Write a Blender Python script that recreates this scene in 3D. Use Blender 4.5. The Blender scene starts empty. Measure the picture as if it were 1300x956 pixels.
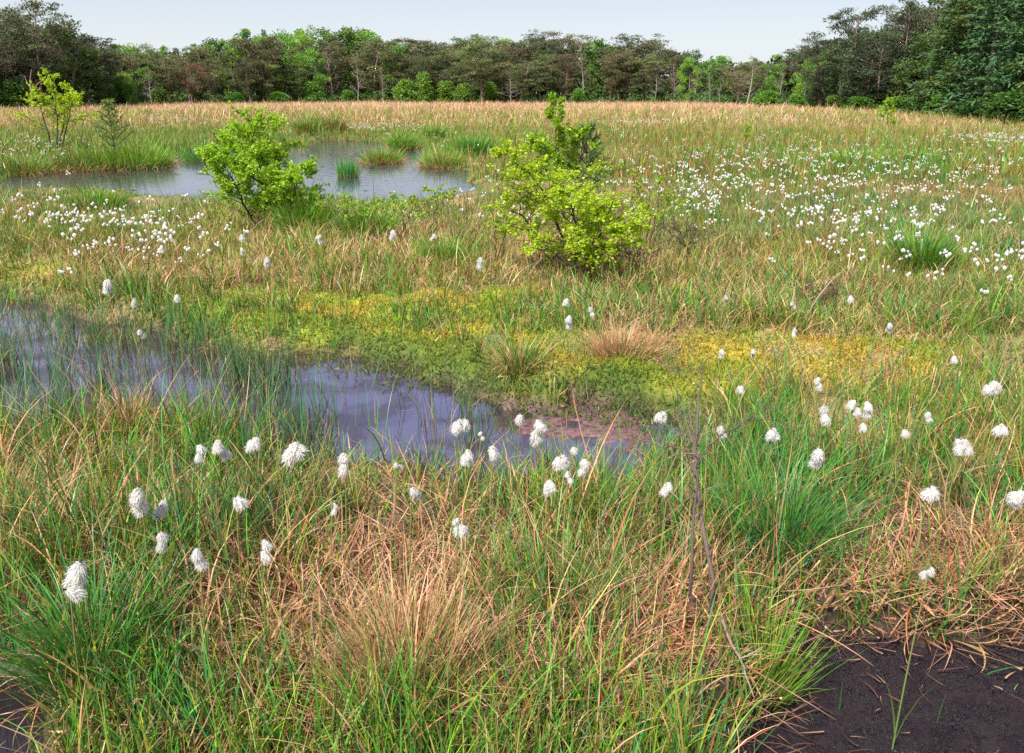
import bpy, math, random
import numpy as np
from math import radians as R
random.seed(7)
rng = np.random.default_rng(7)
C = bpy.context.scene
col = C.collection

# ------------------------------------------------------------------ camera
EYE = 1.70
F = 1011.0                     # focal length in units of a 1300 px wide picture
U0, V0, VH = 650.0, 433.0, 117.0
PITCH = math.atan((V0 - VH) / F)
cp, sp = math.cos(PITCH), math.sin(PITCH)

cam = bpy.data.cameras.new('camera')
cam.lens = 36.0 * F / 1300.0
cam.sensor_width = 36.0
cam.shift_y = -45.0 / 1300.0
cam.clip_start = 0.05
cam.clip_end = 3000
camo = bpy.data.objects.new('camera', cam)
col.objects.link(camo)
camo.location = (0, 0, EYE)
camo.rotation_euler = (math.pi / 2 - PITCH, 0, 0)
C.camera = camo


def ray(u, v):
    a = (np.asarray(u, float) - U0) / F
    b = (V0 - np.asarray(v, float)) / F
    return a, cp + b * sp, -sp + b * cp


def G(u, v, z=0.0):
    """the point at height z seen at (u, v)"""
    dx, dy, dz = ray(u, v)
    t = (z - EYE) / dz
    return np.stack([dx * t, dy * t], -1)


def P(u, v, y):
    """the point at ground distance y seen at (u, v)"""
    dx, dy, dz = ray(u, v)
    t = y / dy
    return (float(dx * t), float(y), float(EYE + dz * t))


def proj(x, y, z=0.08):
    d = y * cp - (z - EYE) * sp
    d = np.maximum(d, 0.05)
    upv = y * sp + (z - EYE) * cp
    return U0 + F * x / d, V0 - F * upv / d


# ------------------------------------------------------------------ noise
def make_noise(seed, n=14):
    r = np.random.default_rng(seed)
    a = r.uniform(0, 2 * math.pi, n)
    k = r.uniform(0.6, 1.6, n)
    return np.cos(a) * k, np.sin(a) * k, r.uniform(0, 6.28, n)


_N = [make_noise(s) for s in range(12)]


def noise(x, y, s, i=0):
    """about -1..1, feature size s metres"""
    kx, ky, ph = _N[i]
    x = np.asarray(x)[..., None] / s * 3.0
    y = np.asarray(y)[..., None] / s * 3.0
    return np.sin(x * kx + y * ky + ph + 1.3 * np.sin(x * ky * .7 - y * kx * .6 + ph * 2)).mean(-1) * 2.2


def sstep(a, b, x):
    t = np.clip((x - a) / (b - a), 0, 1)
    return t * t * (3 - 2 * t)


def gb(u, v, uc, vc, su, sv):
    return np.exp(-((u - uc) / su) ** 2 - ((v - vc) / sv) ** 2)


def sdf(poly, x, y):
    """signed distance to polygon, negative inside"""
    x = np.asarray(x, float)
    y = np.asarray(y, float)
    d = np.full(x.shape, 1e9)
    ins = np.zeros(x.shape, bool)
    n = len(poly)
    for i in range(n):
        ax, ay = poly[i]
        bx, by = poly[(i + 1) % n]
        ex, ey = bx - ax, by - ay
        t = np.clip(((x - ax) * ex + (y - ay) * ey) / (ex * ex + ey * ey + 1e-12), 0, 1)
        d = np.minimum(d, (x - ax - t * ex) ** 2 + (y - ay - t * ey) ** 2)
        c = ((ay > y) != (by > y)) & (x < (bx - ax) * (y - ay) / (by - ay + 1e-12) + ax)
        ins ^= c
    d = np.sqrt(d)
    return np.where(ins, -d, d)


# ------------------------------------------------------------------ the water outlines
POND = [tuple(G(u, v)) for u, v in [
    (0, 236), (30, 220), (75, 218), (110, 217), (190, 212), (200, 200), (218, 196), (246, 191), (300, 188), (372, 187), (378, 181),
    (430, 179), (470, 180), (500, 181), (530, 187), (550, 188), (560, 193), (566, 204), (575, 213), (605, 222), (612, 240), (590, 252), (520, 258), (440, 262),
    (330, 262), (250, 258), (180, 250), (90, 246), (20, 246)]]
POOL = [tuple(G(u, v)) for u, v in [
    (-120, 380), (0, 384), (55, 384), (105, 402), (150, 418), (195, 424), (265, 440), (320, 456), (385, 452), (430, 455), (470, 470), (520, 474),
    (560, 482), (600, 482), (628, 500), (660, 512), (740, 514), (800, 524), (850, 530), (880, 556), (860, 588), (780, 612), (700, 622),
    (600, 622), (500, 618), (420, 606), (330, 584), (240, 556), (150, 548), (60, 560), (-20, 560), (-140, 540)]]
MUD = [tuple(G(u, v)) for u, v in [
    (955, 905), (962, 850), (985, 815), (1040, 796), (1110, 792), (1180, 806), (1260, 806), (1340, 800), (1480, 830), (1600, 1300), (960, 1300), (900, 980)]]
SLOUGH = [tuple(G(u, v)) for u, v in [(-160, 850), (-20, 838), (40, 852), (66, 880), (72, 960), (60, 1100), (-200, 1100)]]
ISLES = []          # (x, y, radius) of tussocks that stand in the pond: the ground rises under them


def wsd(x, y):
    """signed distance to the nearest open water, with a ragged edge"""
    s = np.hypot(x, y)
    a = sdf(POND, x, y) + 0.35 * noise(x, y, 2.2, 1) + .15 * noise(x, y, .7, 2)
    b = sdf(POOL, x, y) + .14 * noise(x, y, .6, 3) + .10 * noise(x, y, .22, 4) + .04 * noise(x, y, .09, 6)
    return a, b


MUDC = G(745, 545)
MUDC2 = G(690, 520)


def poolmud(x, y):
    e = np.exp(-((x - MUDC[0] - .06) / .60) ** 2 - ((y - MUDC[1]) / .33) ** 2) + .8 * np.exp(-((x - MUDC2[0]) / .25) ** 2 - ((y - MUDC2[1]) / .2) ** 2)
    return e * (1 + .5 * noise(x, y, .35, 7) + .3 * noise(x, y, .1, 8))


def terrain(x, y):
    a, b = wsd(x, y)
    base = 0.12 + .05 * noise(x, y, 1.1, 5) + .03 * noise(x, y, .35, 6) + .06 * noise(x, y, 6, 7) * sstep(6, 20, y)
    base = np.maximum(base, 0.045)
    z = -.16 + (base + .16) * sstep(-.35, .45, a)
    for ix, iy, ir in ISLES:
        z = np.maximum(z, -.16 + .24 * sstep(ir, ir * .3, np.hypot(x - ix, y - iy)))
    zb = -.14 + (base + .14) * sstep(-.30, .22, b)
    pm = sstep(.35, .75, poolmud(x, y))
    zb = np.where(b < .05, np.maximum(zb, -.14 + .152 * pm), zb)
    z = np.minimum(z, zb)
    m = sdf(MUD, x, y) + .05 * noise(x, y, .4, 8)
    z = np.where(y < 6, z + (-.13 - z) * sstep(.09, -.08, m), z)
    m2 = sdf(SLOUGH, x, y) + .03 * noise(x, y, .3, 9)
    z = np.where(y < 6, z + (-.10 - z) * sstep(.10, -.08, m2), z)
    return z


# ------------------------------------------------------------------ mesh helpers
def mesh_np(name, verts, quads=None, tris=None, vcol=None, mats=(), fmat=None, smooth=False):
    me = bpy.data.meshes.new(name)
    verts = np.asarray(verts, np.float32).reshape(-1, 3)
    nq = 0 if quads is None else len(quads)
    nt = 0 if tris is None else len(tris)
    me.vertices.add(len(verts))
    me.vertices.foreach_set('co', verts.ravel())
    li = []
    if nq: li.append(np.asarray(quads, np.int32).ravel())
    if nt: li.append(np.asarray(tris, np.int32).ravel())
    li = np.concatenate(li)
    me.loops.add(len(li))
    me.loops.foreach_set('vertex_index', li)
    me.polygons.add(nq + nt)
    start = np.concatenate([np.arange(nq) * 4, nq * 4 + np.arange(nt) * 3]).astype(np.int32)
    me.polygons.foreach_set('loop_start', start)
    if fmat is not None:
        me.polygons.foreach_set('material_index', np.asarray(fmat, np.int32))
    me.polygons.foreach_set('use_smooth', np.full(nq + nt, smooth, bool))
    if vcol is not None:
        at = me.color_attributes.new('tint', 'FLOAT_COLOR', 'POINT')
        c = np.ones((len(verts), 4), np.float32)
        c[:, :3] = vcol
        at.data.foreach_set('color', c.ravel())
    for m in mats: me.materials.append(m)
    me.update(calc_edges=True)
    me.validate()
    return me


def link(name, me, parent=None, loc=(0, 0, 0), rot=(0, 0, 0), sc=1.0):
    o = bpy.data.objects.new(name, me)
    col.objects.link(o)
    o.location = loc
    o.rotation_euler = rot
    o.scale = (sc, sc, sc) if not hasattr(sc, '__len__') else sc
    if parent is not None: o.parent = parent
    return o


def tag(o, label=None, cat=None, group=None, kind=None):
    if label: o['label'] = label
    if cat: o['category'] = cat
    if group: o['group'] = group
    if kind: o['kind'] = kind
    return o


def copy_thing(o, loc, rotz=0, sc=1.0, label=None, group=None):
    c = o.copy()
    col.objects.link(c)
    c.location = loc
    c.rotation_euler = (0, 0, rotz)
    c.scale = (sc, sc, sc) if not hasattr(sc, '__len__') else sc
    if label: c['label'] = label
    if group: c['group'] = group
    for ch in list(o.children):
        d = ch.copy()
        col.objects.link(d)
        d.parent = c
        for g in list(ch.children):
            e = g.copy()
            col.objects.link(e)
            e.parent = d
    return c


class Parts:
    """collects vertices and faces into one mesh"""
    def __init__(s):
        s.v, s.q, s.t, s.c, s.n = [], [], [], [], 0

    def add(s, v, q=None, t=None, c=(1, 1, 1)):
        v = np.asarray(v, np.float32).reshape(-1, 3)
        if q is not None and len(q): s.q.append(np.asarray(q) + s.n)
        if t is not None and len(t): s.t.append(np.asarray(t) + s.n)
        c = np.asarray(c, np.float32)
        s.c.append(np.broadcast_to(c, v.shape) if c.ndim == 1 else c)
        s.v.append(v)
        s.n += len(v)

    def build(s, name, mats, smooth=False):
        return mesh_np(name, np.concatenate(s.v), np.concatenate(s.q) if s.q else None, np.concatenate(s.t) if s.t else None,
                       np.concatenate(s.c), mats, None, smooth)


def tube(pts, rad, n=6):
    pts = np.asarray(pts, float)
    k = len(pts)
    rad = np.broadcast_to(np.asarray(rad, float), (k,))
    d = np.gradient(pts, axis=0)
    d /= np.linalg.norm(d, axis=1, keepdims=True) + 1e-9
    ref = np.array([0.31, 0.17, 0.93]) if abs(d[:, 2]).mean() < .8 else np.array([1., .13, 0.05])
    s = np.cross(d, ref)
    s /= np.linalg.norm(s, axis=1, keepdims=True) + 1e-9
    w = np.cross(d, s)
    a = np.linspace(0, 2 * math.pi, n, endpoint=False)
    v = pts[:, None] + rad[:, None, None] * (np.cos(a)[None, :, None] * s[:, None] + np.sin(a)[None, :, None] * w[:, None])
    i = np.arange(k - 1)[:, None] * n
    j = np.arange(n)[None]
    q = np.stack([i + j, i + (j + 1) % n, i + n + (j + 1) % n, i + n + j], -1).reshape(-1, 4)
    return v.reshape(-1, 3), q


def blades(base, L, az, lean, bend, width, c0, c1, seg=3, twist=None, sway=None):
    """curved tapering strips, one per row of base; returns verts, quads, colours"""
    n = len(base)
    L, az, lean, bend, width = [np.broadcast_to(np.asarray(a, float), (n,)) for a in (L, az, lean, bend, width)]
    if twist is None: twist = rng.uniform(0, math.pi, n)
    if sway is None: sway = rng.normal(0, .25, n)
    pos = np.array(base, float)
    side = np.stack([np.cos(twist), np.sin(twist), np.zeros(n)], -1)
    V = np.empty((n, seg + 1, 2, 3), np.float32)
    K = np.empty((n, seg + 1, 2, 3), np.float32)
    c0 = np.broadcast_to(c0, (n, 3))
    c1 = np.broadcast_to(c1, (n, 3))
    for k in range(seg + 1):
        t = k / seg
        w = width * (1 - .93 * t ** 2.2) * .5
        V[:, k, 0] = pos - side * w[:, None]
        V[:, k, 1] = pos + side * w[:, None]
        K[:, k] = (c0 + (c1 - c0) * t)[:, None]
        th = lean + bend * (t + .5 / seg) ** 1.5
        a = az + sway * t
        st = np.sin(th)
        pos = pos + (L / seg)[:, None] * np.stack([st * np.cos(a), st * np.sin(a), np.cos(th)], -1)
    m = (seg + 1) * 2
    b = (np.arange(n) * m)[:, None, None]
    k = (np.arange(seg) * 2)[None, :, None]
    q = b + k + np.array([0, 1, 3, 2])[None, None]
    return V.reshape(-1, 3), q.reshape(-1, 4), K.reshape(-1, 3)


def leafcloud(cent, rad, n, size, aspect=.5, flat=0.0, cols=None, shell=.45, fold=0.0):
    """n leaf quads in each ellipsoid clump"""
    cent = np.repeat(np.asarray(cent, float), n, 0)
    rad = np.repeat(np.asarray(rad, float), n, 0)
    N = len(cent)
    d = rng.normal(size=(N, 3))
    d /= np.linalg.norm(d, axis=1, keepdims=True)
    p = cent + d * rad * (rng.uniform(0, 1, N) ** shell)[:, None]
    return leaves(p, size, aspect, flat, cols if cols is None else np.repeat(cols, n, 0))


def leaves(p, size, aspect, flat, cols, axis=None):
    N = len(p)
    a = rng.normal(size=(N, 3)) if axis is None else axis + rng.normal(size=(N, 3)) * .4
    a[:, 2] *= (1 - flat)
    a /= np.linalg.norm(a, axis=1, keepdims=True)
    b = rng.normal(size=(N, 3))
    b[:, 2] *= (1 - flat * .75)
    s = np.cross(a, np.cross(a, b))
    s /= np.linalg.norm(s, axis=1, keepdims=True) + 1e-9
    nrm = np.cross(a, s)
    l = (size * rng.uniform(.6, 1.3, N))[:, None]
    v = np.stack([p, p + a * l * .5 + s * l * aspect * .5 + nrm * l * .08, p + a * l, p + a * l * .5 - s * l * aspect * .5 + nrm * l * .08], 1)
    q = np.arange(N * 4).reshape(-1, 4)
    cc = np.ones((N, 3)) if cols is None else cols
    cc = cc * rng.uniform(.8, 1.2, (N, 1))
    return v.reshape(-1, 3), q, np.repeat(cc, 4, 0)


# ------------------------------------------------------------------ materials
def nodes(name):
    m = bpy.data.materials.new(name)
    m.use_nodes = True
    nt = m.node_tree
    nt.nodes.clear()
    return m, nt, nt.nodes.new, nt.links.new


def leaf_mat(name, trans=.35, rough=.55, rand=0.0, spec=.3, noise_scale=0.0, base=(1, 1, 1), tr_tint=(1.25, 1.2, .5), sat=1.0):
    m, nt, new, lk = nodes(name)
    at = new('ShaderNodeAttribute'); at.attribute_name = 'tint'
    mul = new('ShaderNodeMix'); mul.data_type = 'RGBA'; mul.blend_type = 'MULTIPLY'; mul.inputs[0].default_value = 1
    lk(at.outputs['Color'], mul.inputs[6]); mul.inputs[7].default_value = (*base, 1)
    c = mul.outputs[2]
    if rand:
        oi = new('ShaderNodeObjectInfo')
        hs = new('ShaderNodeHueSaturation')
        mr = new('ShaderNodeMapRange'); mr.inputs[3].default_value = 1 - rand; mr.inputs[4].default_value = 1 + rand
        lk(oi.outputs['Random'], mr.inputs[0]); lk(mr.outputs[0], hs.inputs['Value'])
        m2 = new('ShaderNodeMath'); m2.operation = 'MULTIPLY'; m2.inputs[1].default_value = 7.31; lk(oi.outputs['Random'], m2.inputs[0])
        fr = new('ShaderNodeMath'); fr.operation = 'FRACT'; lk(m2.outputs[0], fr.inputs[0])
        mh = new('ShaderNodeMapRange'); mh.inputs[3].default_value = .5 - rand * .07; mh.inputs[4].default_value = .5 + rand * .05
        lk(fr.outputs[0], mh.inputs[0]); lk(mh.outputs[0], hs.inputs['Hue'])
        hs.inputs['Saturation'].default_value = sat
        lk(c, hs.inputs['Color']); c = hs.outputs[0]
    pb = new('ShaderNodeBsdfPrincipled')
    pb.inputs['Roughness'].default_value = rough
    pb.inputs['Specular IOR Level'].default_value = spec
    lk(c, pb.inputs['Base Color'])
    out = new('ShaderNodeOutputMaterial')
    if trans:
        tr = new('ShaderNodeBsdfTranslucent')
        tm = new('ShaderNodeMix'); tm.data_type = 'RGBA'; tm.blend_type = 'MULTIPLY'; tm.inputs[0].default_value = 1
        lk(c, tm.inputs[6]); tm.inputs[7].default_value = (*tr_tint, 1)
        lk(tm.outputs[2], tr.inputs[0])
        mx = new('ShaderNodeMixShader'); mx.inputs[0].default_value = trans
        lk(pb.outputs[0], mx.inputs[1]); lk(tr.outputs[0], mx.inputs[2]); lk(mx.outputs[0], out.inputs[0])
    else:
        lk(pb.outputs[0], out.inputs[0])
    return m


M_GRASS = leaf_mat('grass_blades', .22, .42, spec=.35)
M_DRY = leaf_mat('dry_grass_blades', .1, .6, tr_tint=(1.1, 1, .8))
M_MOSS = leaf_mat('sphagnum_moss', .3, .7)
M_BIRCH = leaf_mat('birch_leaves', .5, .4, tr_tint=(1.3, 1.25, .35))
M_NEEDLE = leaf_mat('pine_needles', .15, .6, rand=.42)
M_TREELEAF = leaf_mat('tree_leaves', .32, .5, rand=.3)
M_SPRUCE = leaf_mat('spruce_needles', .1, .6, rand=.15)
M_WOOD = leaf_mat('bark', 0, .85, spec=.15)
M_STEM = leaf_mat('plant_stem', .15, .5)


def cotton_mat():
    m, nt, new, lk = nodes('cotton_fibres')
    at = new('ShaderNodeAttribute'); at.attribute_name = 'tint'
    d = new('ShaderNodeBsdfDiffuse'); t = new('ShaderNodeBsdfTranslucent')
    lk(at.outputs['Color'], d.inputs[0]); lk(at.outputs['Color'], t.inputs[0])
    mx = new('ShaderNodeMixShader'); mx.inputs[0].default_value = .62
    lk(d.outputs[0], mx.inputs[1]); lk(t.outputs[0], mx.inputs[2])
    out = new('ShaderNodeOutputMaterial'); lk(mx.outputs[0], out.inputs[0])
    return m


M_COTTON = cotton_mat()


def ground_mat():
    m, nt, new, lk = nodes('peat_and_litter')
    at = new('ShaderNodeAttribute'); at.attribute_name = 'tint'
    geo = new('ShaderNodeNewGeometry')
    n1 = new('ShaderNodeTexNoise'); n1.inputs['Scale'].default_value = 38; n1.inputs['Detail'].default_value = 6
    n2 = new('ShaderNodeTexNoise'); n2.inputs['Scale'].default_value = 3; n2.inputs['Detail'].default_value = 5
    for n in (n1, n2): lk(geo.outputs['Position'], n.inputs['Vector'])
    r1 = new('ShaderNodeMapRange'); r1.inputs[1].default_value = .3; r1.inputs[2].default_value = .7; r1.inputs[3].default_value = .45; r1.inputs[4].default_value = 1.55
    lk(n1.outputs[0], r1.inputs[0])
    r2 = new('ShaderNodeMapRange'); r2.inputs[1].default_value = .3; r2.inputs[2].default_value = .7; r2.inputs[3].default_value = .75; r2.inputs[4].default_value = 1.25
    lk(n2.outputs[0], r2.inputs[0])
    mu = new('ShaderNodeMath'); mu.operation = 'MULTIPLY'; lk(r1.outputs[0], mu.inputs[0]); lk(r2.outputs[0], mu.inputs[1])
    mx = new('ShaderNodeVectorMath'); mx.operation = 'SCALE'
    lk(at.outputs['Color'], mx.inputs[0]); lk(mu.outputs[0], mx.inputs['Scale'])
    pb = new('ShaderNodeBsdfPrincipled'); pb.inputs['Roughness'].default_value = .85; pb.inputs['Specular IOR Level'].default_value = .25
    lk(mx.outputs[0], pb.inputs['Base Color'])
    bp = new('ShaderNodeBump'); bp.inputs['Strength'].default_value = .9; bp.inputs['Distance'].default_value = .02
    lk(n1.outputs[0], bp.inputs['Height']); lk(bp.outputs[0], pb.inputs['Normal'])
    out = new('ShaderNodeOutputMaterial'); lk(pb.outputs[0], out.inputs[0])
    return m


def water_mat(name, tint, refl, scale, bump, film=(.8, .75, .95), patchy=0.0):
    m, nt, new, lk = nodes(name)
    geo = new('ShaderNodeNewGeometry')
    mp = new('ShaderNodeMapping'); mp.inputs['Scale'].default_value = (.45, 1, 1)
    lk(geo.outputs['Position'], mp.inputs[0])
    n1 = new('ShaderNodeTexNoise'); n1.inputs['Scale'].default_value = scale; n1.inputs['Detail'].default_value = 3
    lk(mp.outputs[0], n1.inputs['Vector'])
    bp = new('ShaderNodeBump'); bp.inputs['Strength'].default_value = bump; bp.inputs['Distance'].default_value = .01
    lk(n1.outputs[0], bp.inputs['Height'])
    pb = new('ShaderNodeBsdfPrincipled')
    pb.inputs['Base Color'].default_value = (*tint, 1)
    pb.inputs['Roughness'].default_value = .35
    pb.inputs['IOR'].default_value = 1.33
    gl = new('ShaderNodeBsdfGlossy'); gl.inputs['Roughness'].default_value = .03
    gl.inputs['Color'].default_value = (*film, 1)
    lk(bp.outputs[0], gl.inputs['Normal'])
    fr = new('ShaderNodeFresnel'); fr.inputs['IOR'].default_value = refl
    lk(bp.outputs[0], fr.inputs['Normal'])
    mx = new('ShaderNodeMixShader')
    n3 = new('ShaderNodeTexNoise'); n3.inputs['Scale'].default_value = 3.2; n3.inputs['Detail'].default_value = 5; n3.inputs['Distortion'].default_value = .6
    lk(geo.outputs['Position'], n3.inputs['Vector'])
    r3 = new('ShaderNodeMapRange'); r3.inputs[1].default_value = .40; r3.inputs[2].default_value = .56; r3.inputs[3].default_value = 1 - patchy; r3.inputs[4].default_value = 1
    lk(n3.outputs[0], r3.inputs[0])
    m3 = new('ShaderNodeMath'); m3.operation = 'MULTIPLY'; lk(fr.outputs[0], m3.inputs[0]); lk(r3.outputs[0], m3.inputs[1])
    lk(m3.outputs[0], mx.inputs[0]); lk(pb.outputs[0], mx.inputs[1]); lk(gl.outputs[0], mx.inputs[2])
    out = new('ShaderNodeOutputMaterial'); lk(mx.outputs[0], out.inputs[0])
    return m


def mud_mat():
    m, nt, new, lk = nodes('wet_peat')
    geo = new('ShaderNodeNewGeometry')
    n1 = new('ShaderNodeTexNoise'); n1.inputs['Scale'].default_value = 16; n1.inputs['Detail'].default_value = 10; n1.inputs['Roughness'].default_value = .78
    n2 = new('ShaderNodeTexNoise'); n2.inputs['Scale'].default_value = 70; n2.inputs['Detail'].default_value = 4
    for n in (n1, n2): lk(geo.outputs['Position'], n.inputs['Vector'])
    cr = new('ShaderNodeValToRGB')
    cr.color_ramp.elements[0].position = .3; cr.color_ramp.elements[0].color = (.006, .004, .006, 1)
    cr.color_ramp.elements[1].position = .75; cr.color_ramp.elements[1].color = (.020, .009, .014, 1)
    lk(n1.outputs[0], cr.inputs[0])
    pb = new('ShaderNodeBsdfPrincipled'); lk(cr.outputs[0], pb.inputs['Base Color']); pb.inputs['Specular IOR Level'].default_value = .38
    rr = new('ShaderNodeMapRange'); rr.inputs[1].default_value = .4; rr.inputs[2].default_value = .6; rr.inputs[3].default_value = .24; rr.inputs[4].default_value = .6
    lk(n1.outputs[0], rr.inputs[0]); lk(rr.outputs[0], pb.inputs['Roughness'])
    ad = new('ShaderNodeMath'); ad.operation = 'MULTIPLY_ADD'; ad.inputs[1].default_value = .3; lk(n2.outputs[0], ad.inputs[0]); lk(n1.outputs[0], ad.inputs[2])
    bp = new('ShaderNodeBump'); bp.inputs['Strength'].default_value = .8; bp.inputs['Distance'].default_value = .03
    lk(ad.outputs[0], bp.inputs['Height']); lk(bp.outputs[0], pb.inputs['Normal'])
    out = new('ShaderNodeOutputMaterial'); lk(pb.outputs[0], out.inputs[0])
    return m


M_GROUND = ground_mat()
M_POND = water_mat('pond_water_surface', (.02, .016, .022), 4.2, 6, .4, (1.0, .96, 1.0))
M_POOL = water_mat('bog_pool_surface', (.03, .02, .03), 4.8, 9, .05, (.93, .87, 1.0), .66)
M_MUD = mud_mat()
M_SLOUGH = water_mat('slough_water_surface', (.012, .008, .012), 1.4, 6, .2, (.85, .8, 1.0))

# ------------------------------------------------------------------ ground sheet
TUSSOCKS_IN_POND = [  # u, v of waterline, radius m
    (484, 207, .52, 'isle'), (441, 224, .30, 'tuft'), (262, 205, .75, 'isle'), (562, 212, .55, 'isle'), (160, 213, 1.0, 'isle'), (105, 215, .9, 'isle')]
for u, v, r, k in TUSSOCKS_IN_POND:
    x, y = G(u, v)
    ISLES.append((x, y + r * .3, r * .6))


def moss_w(u, v, x, y):
    m = (.9 * gb(u, v, 330, 425, 60, 18) + gb(u, v, 450, 446, 110, 16) + gb(u, v, 600, 476, 90, 16) + gb(u, v, 720, 508, 90, 14) + gb(u, v, 840, 530, 50, 16) + 1.1 * gb(u, v, 450, 412, 170, 28) + .6 * gb(u, v, 280, 385, 120, 14) + .5 * gb(u, v, 560, 385, 120, 16) + gb(u, v, 600, 440, 130, 30) + gb(u, v, 770, 492, 110, 24) + gb(u, v, 370, 396, 90, 16)
         + .95 * gb(u, v, 900, 470, 110, 40) + .95 * gb(u, v, 1110, 465, 110, 34) + .6 * gb(u, v, 700, 390, 150, 14) + .9 * gb(u, v, 35, 356, 70, 16)
         + .55 * gb(u, v, 1090, 345, 90, 9) + .5 * gb(u, v, 1200, 520, 60, 25) + .5 * gb(u, v, 900, 290, 40, 10))
    return np.clip(m * (.9 + .8 * noise(x, y, .42, 10) + .5 * noise(x, y, .16, 9)) - .12, 0, 1)


def gcolor(x, y):
    u, v = proj(x, y)
    litter = np.array([.24, .155, .075])
    peat = np.array([.055, .037, .028])
    green = np.array([.085, .11, .03])
    straw = np.array([.30, .20, .11])
    moss = np.array([.18, .21, .018])
    gold = np.array([.36, .24, .035])
    rust = np.array([.20, .10, .05])
    n1 = noise(x, y, .9, 0)
    n2 = noise(x, y, 3.5, 8)
    far = sstep(9, 40, y)[..., None]
    c = litter + (green - litter) * np.clip(.45 + .4 * n1, 0, 1)[..., None]
    cf = green + (straw - green) * np.clip(.35 + .5 * n2, 0, 1)[..., None]
    c = c + (cf - c) * far
    edge = sstep(172, 146, v)[..., None]
    c = c + (straw - c) * edge * .8
    rr = np.clip(.9 * sstep(300, 230, v) * sstep(150, 175, v) * sstep(650, 900, u) * (.5 + .8 * n2), 0, .8)[..., None]
    c = c + (rust - c) * rr
    m = moss_w(u, v, x, y)[..., None]
    gl = np.clip(noise(x, y, .5, 2) * .9 + .15 + .5 * sstep(860, 1000, u), 0, .8)[..., None]
    c = c + ((moss + (gold - moss) * gl) - c) * np.clip(m * 1.4, 0, 1)
    a, b = wsd(x, y)
    mk = (sstep(.48, .02, b + .16 * noise(x, y, .3, 1)) * np.clip(m[..., 0] * 1.4, 0, 1) * .88)[..., None]
    c = c + (np.array([.045, .08, .012]) - c) * mk
    wet = np.clip(sstep(.10, -.02, b) + sstep(.3, -.1, a), 0, 1)[..., None]
    c = c + (peat - c) * wet * .8
    pmc = (sstep(.3, .6, poolmud(x, y)) * (b < .03))[..., None]
    c = c + (np.array([.115, .06, .066]) - c) * pmc
    md = np.where(y < 6, sstep(.28, .08, sdf(MUD, x, y) + .05 * noise(x, y, .2, 4)), 0)[..., None]
    c = c + (peat * .6 - c) * md
    near_shade = (sstep(3.6, 2.6, y) * .85)[..., None]  # shade of the gaps between near blades, put into the ground colour
    c = c + (peat * .7 - c) * near_shade
    return c


ys = np.concatenate([np.linspace(-3, 1.0, 24), 1.0 + (np.linspace(0, 1, 190) ** 1.5) * 7.0, 8.0 * (40 / 8.0) ** np.linspace(0.003, 1, 330), 40 * (900 / 40.) ** np.linspace(.01, 1, 100)])
xs = np.linspace(-1, 1, 301)
xs = np.sign(xs) * (np.abs(xs) ** 1.12)
YY, XX = np.meshgrid(ys, xs, indexing='ij')
XX = XX * (np.abs(YY) * 1.0 + 3.2)
ZZ = terrain(XX, YY)
gc = gcolor(XX, YY)
nr, nc = XX.shape
ii = (np.arange(nr - 1)[:, None] * nc + np.arange(nc - 1)[None])
q = np.stack([ii, ii + 1, ii + nc + 1, ii + nc], -1).reshape(-1, 4)
gme = mesh_np('ground', np.stack([XX, YY, ZZ], -1), q, None, gc.reshape(-1, 3), [M_GROUND], None, True)
tag(link('ground', gme), kind='structure')


def sheet(name, poly, grow, mat, z=0.0, step=None, zf=None):
    p = np.array(poly)
    c = p.mean(0)
    lo, hi = p.min(0) - grow, p.max(0) + grow
    nx = ny = step or 2
    X, Y = np.meshgrid(np.linspace(lo[0], hi[0], nx), np.linspace(lo[1], hi[1], ny))
    Z = np.full(X.shape, z) if zf is None else zf(X, Y)
    k = (np.arange(ny - 1)[:, None] * nx + np.arange(nx - 1)[None])
    qq = np.stack([k, k + 1, k + nx + 1, k + nx], -1).reshape(-1, 4)
    if zf is not None:
        s = sdf(poly, X, Y).ravel()
        qq = qq[(s[qq] < grow * .9).all(1)]
    me = mesh_np(name, np.stack([X, Y, Z], -1), qq, None, None, [mat], None, True)
    return tag(link(name, me), kind='structure')


sheet('pond_water', POND, 1.0, M_POND, 0.0)
sheet('pool_water', POOL, .4, M_POOL, 0.004)
sheet('slough_water', SLOUGH, .15, M_SLOUGH, -.035)
sheet('peat_mud', MUD, .16, M_MUD, 0, 300,
      lambda x, y: -.028 + .02 * noise(x, y, .35, 1) + .012 * noise(x, y, .12, 2) + .006 * noise(x, y, .06, 3) + .004 * np.abs(noise(x, y, .03, 4)) + rng.normal(0, .0035, x.shape) + .010 * (rng.uniform(0, 1, x.shape) < .02) - .012 * sstep(-.05, .12, sdf(MUD, x, y)))

# ------------------------------------------------------------------ grass (stuff)
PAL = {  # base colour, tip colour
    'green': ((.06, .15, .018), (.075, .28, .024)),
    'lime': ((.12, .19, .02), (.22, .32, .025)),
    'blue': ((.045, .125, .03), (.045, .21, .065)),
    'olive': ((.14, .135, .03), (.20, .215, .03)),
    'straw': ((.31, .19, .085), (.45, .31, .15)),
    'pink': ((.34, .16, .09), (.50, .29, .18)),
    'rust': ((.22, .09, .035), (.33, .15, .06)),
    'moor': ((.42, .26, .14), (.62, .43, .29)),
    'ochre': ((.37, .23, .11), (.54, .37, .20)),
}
KEYS = list(PAL)
C0 = np.array([PAL[k][0] for k in KEYS])
C1 = np.array([PAL[k][1] for k in KEYS])
GREENISH = [KEYS.index(k) for k in ('green', 'lime', 'blue', 'olive')]


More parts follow.
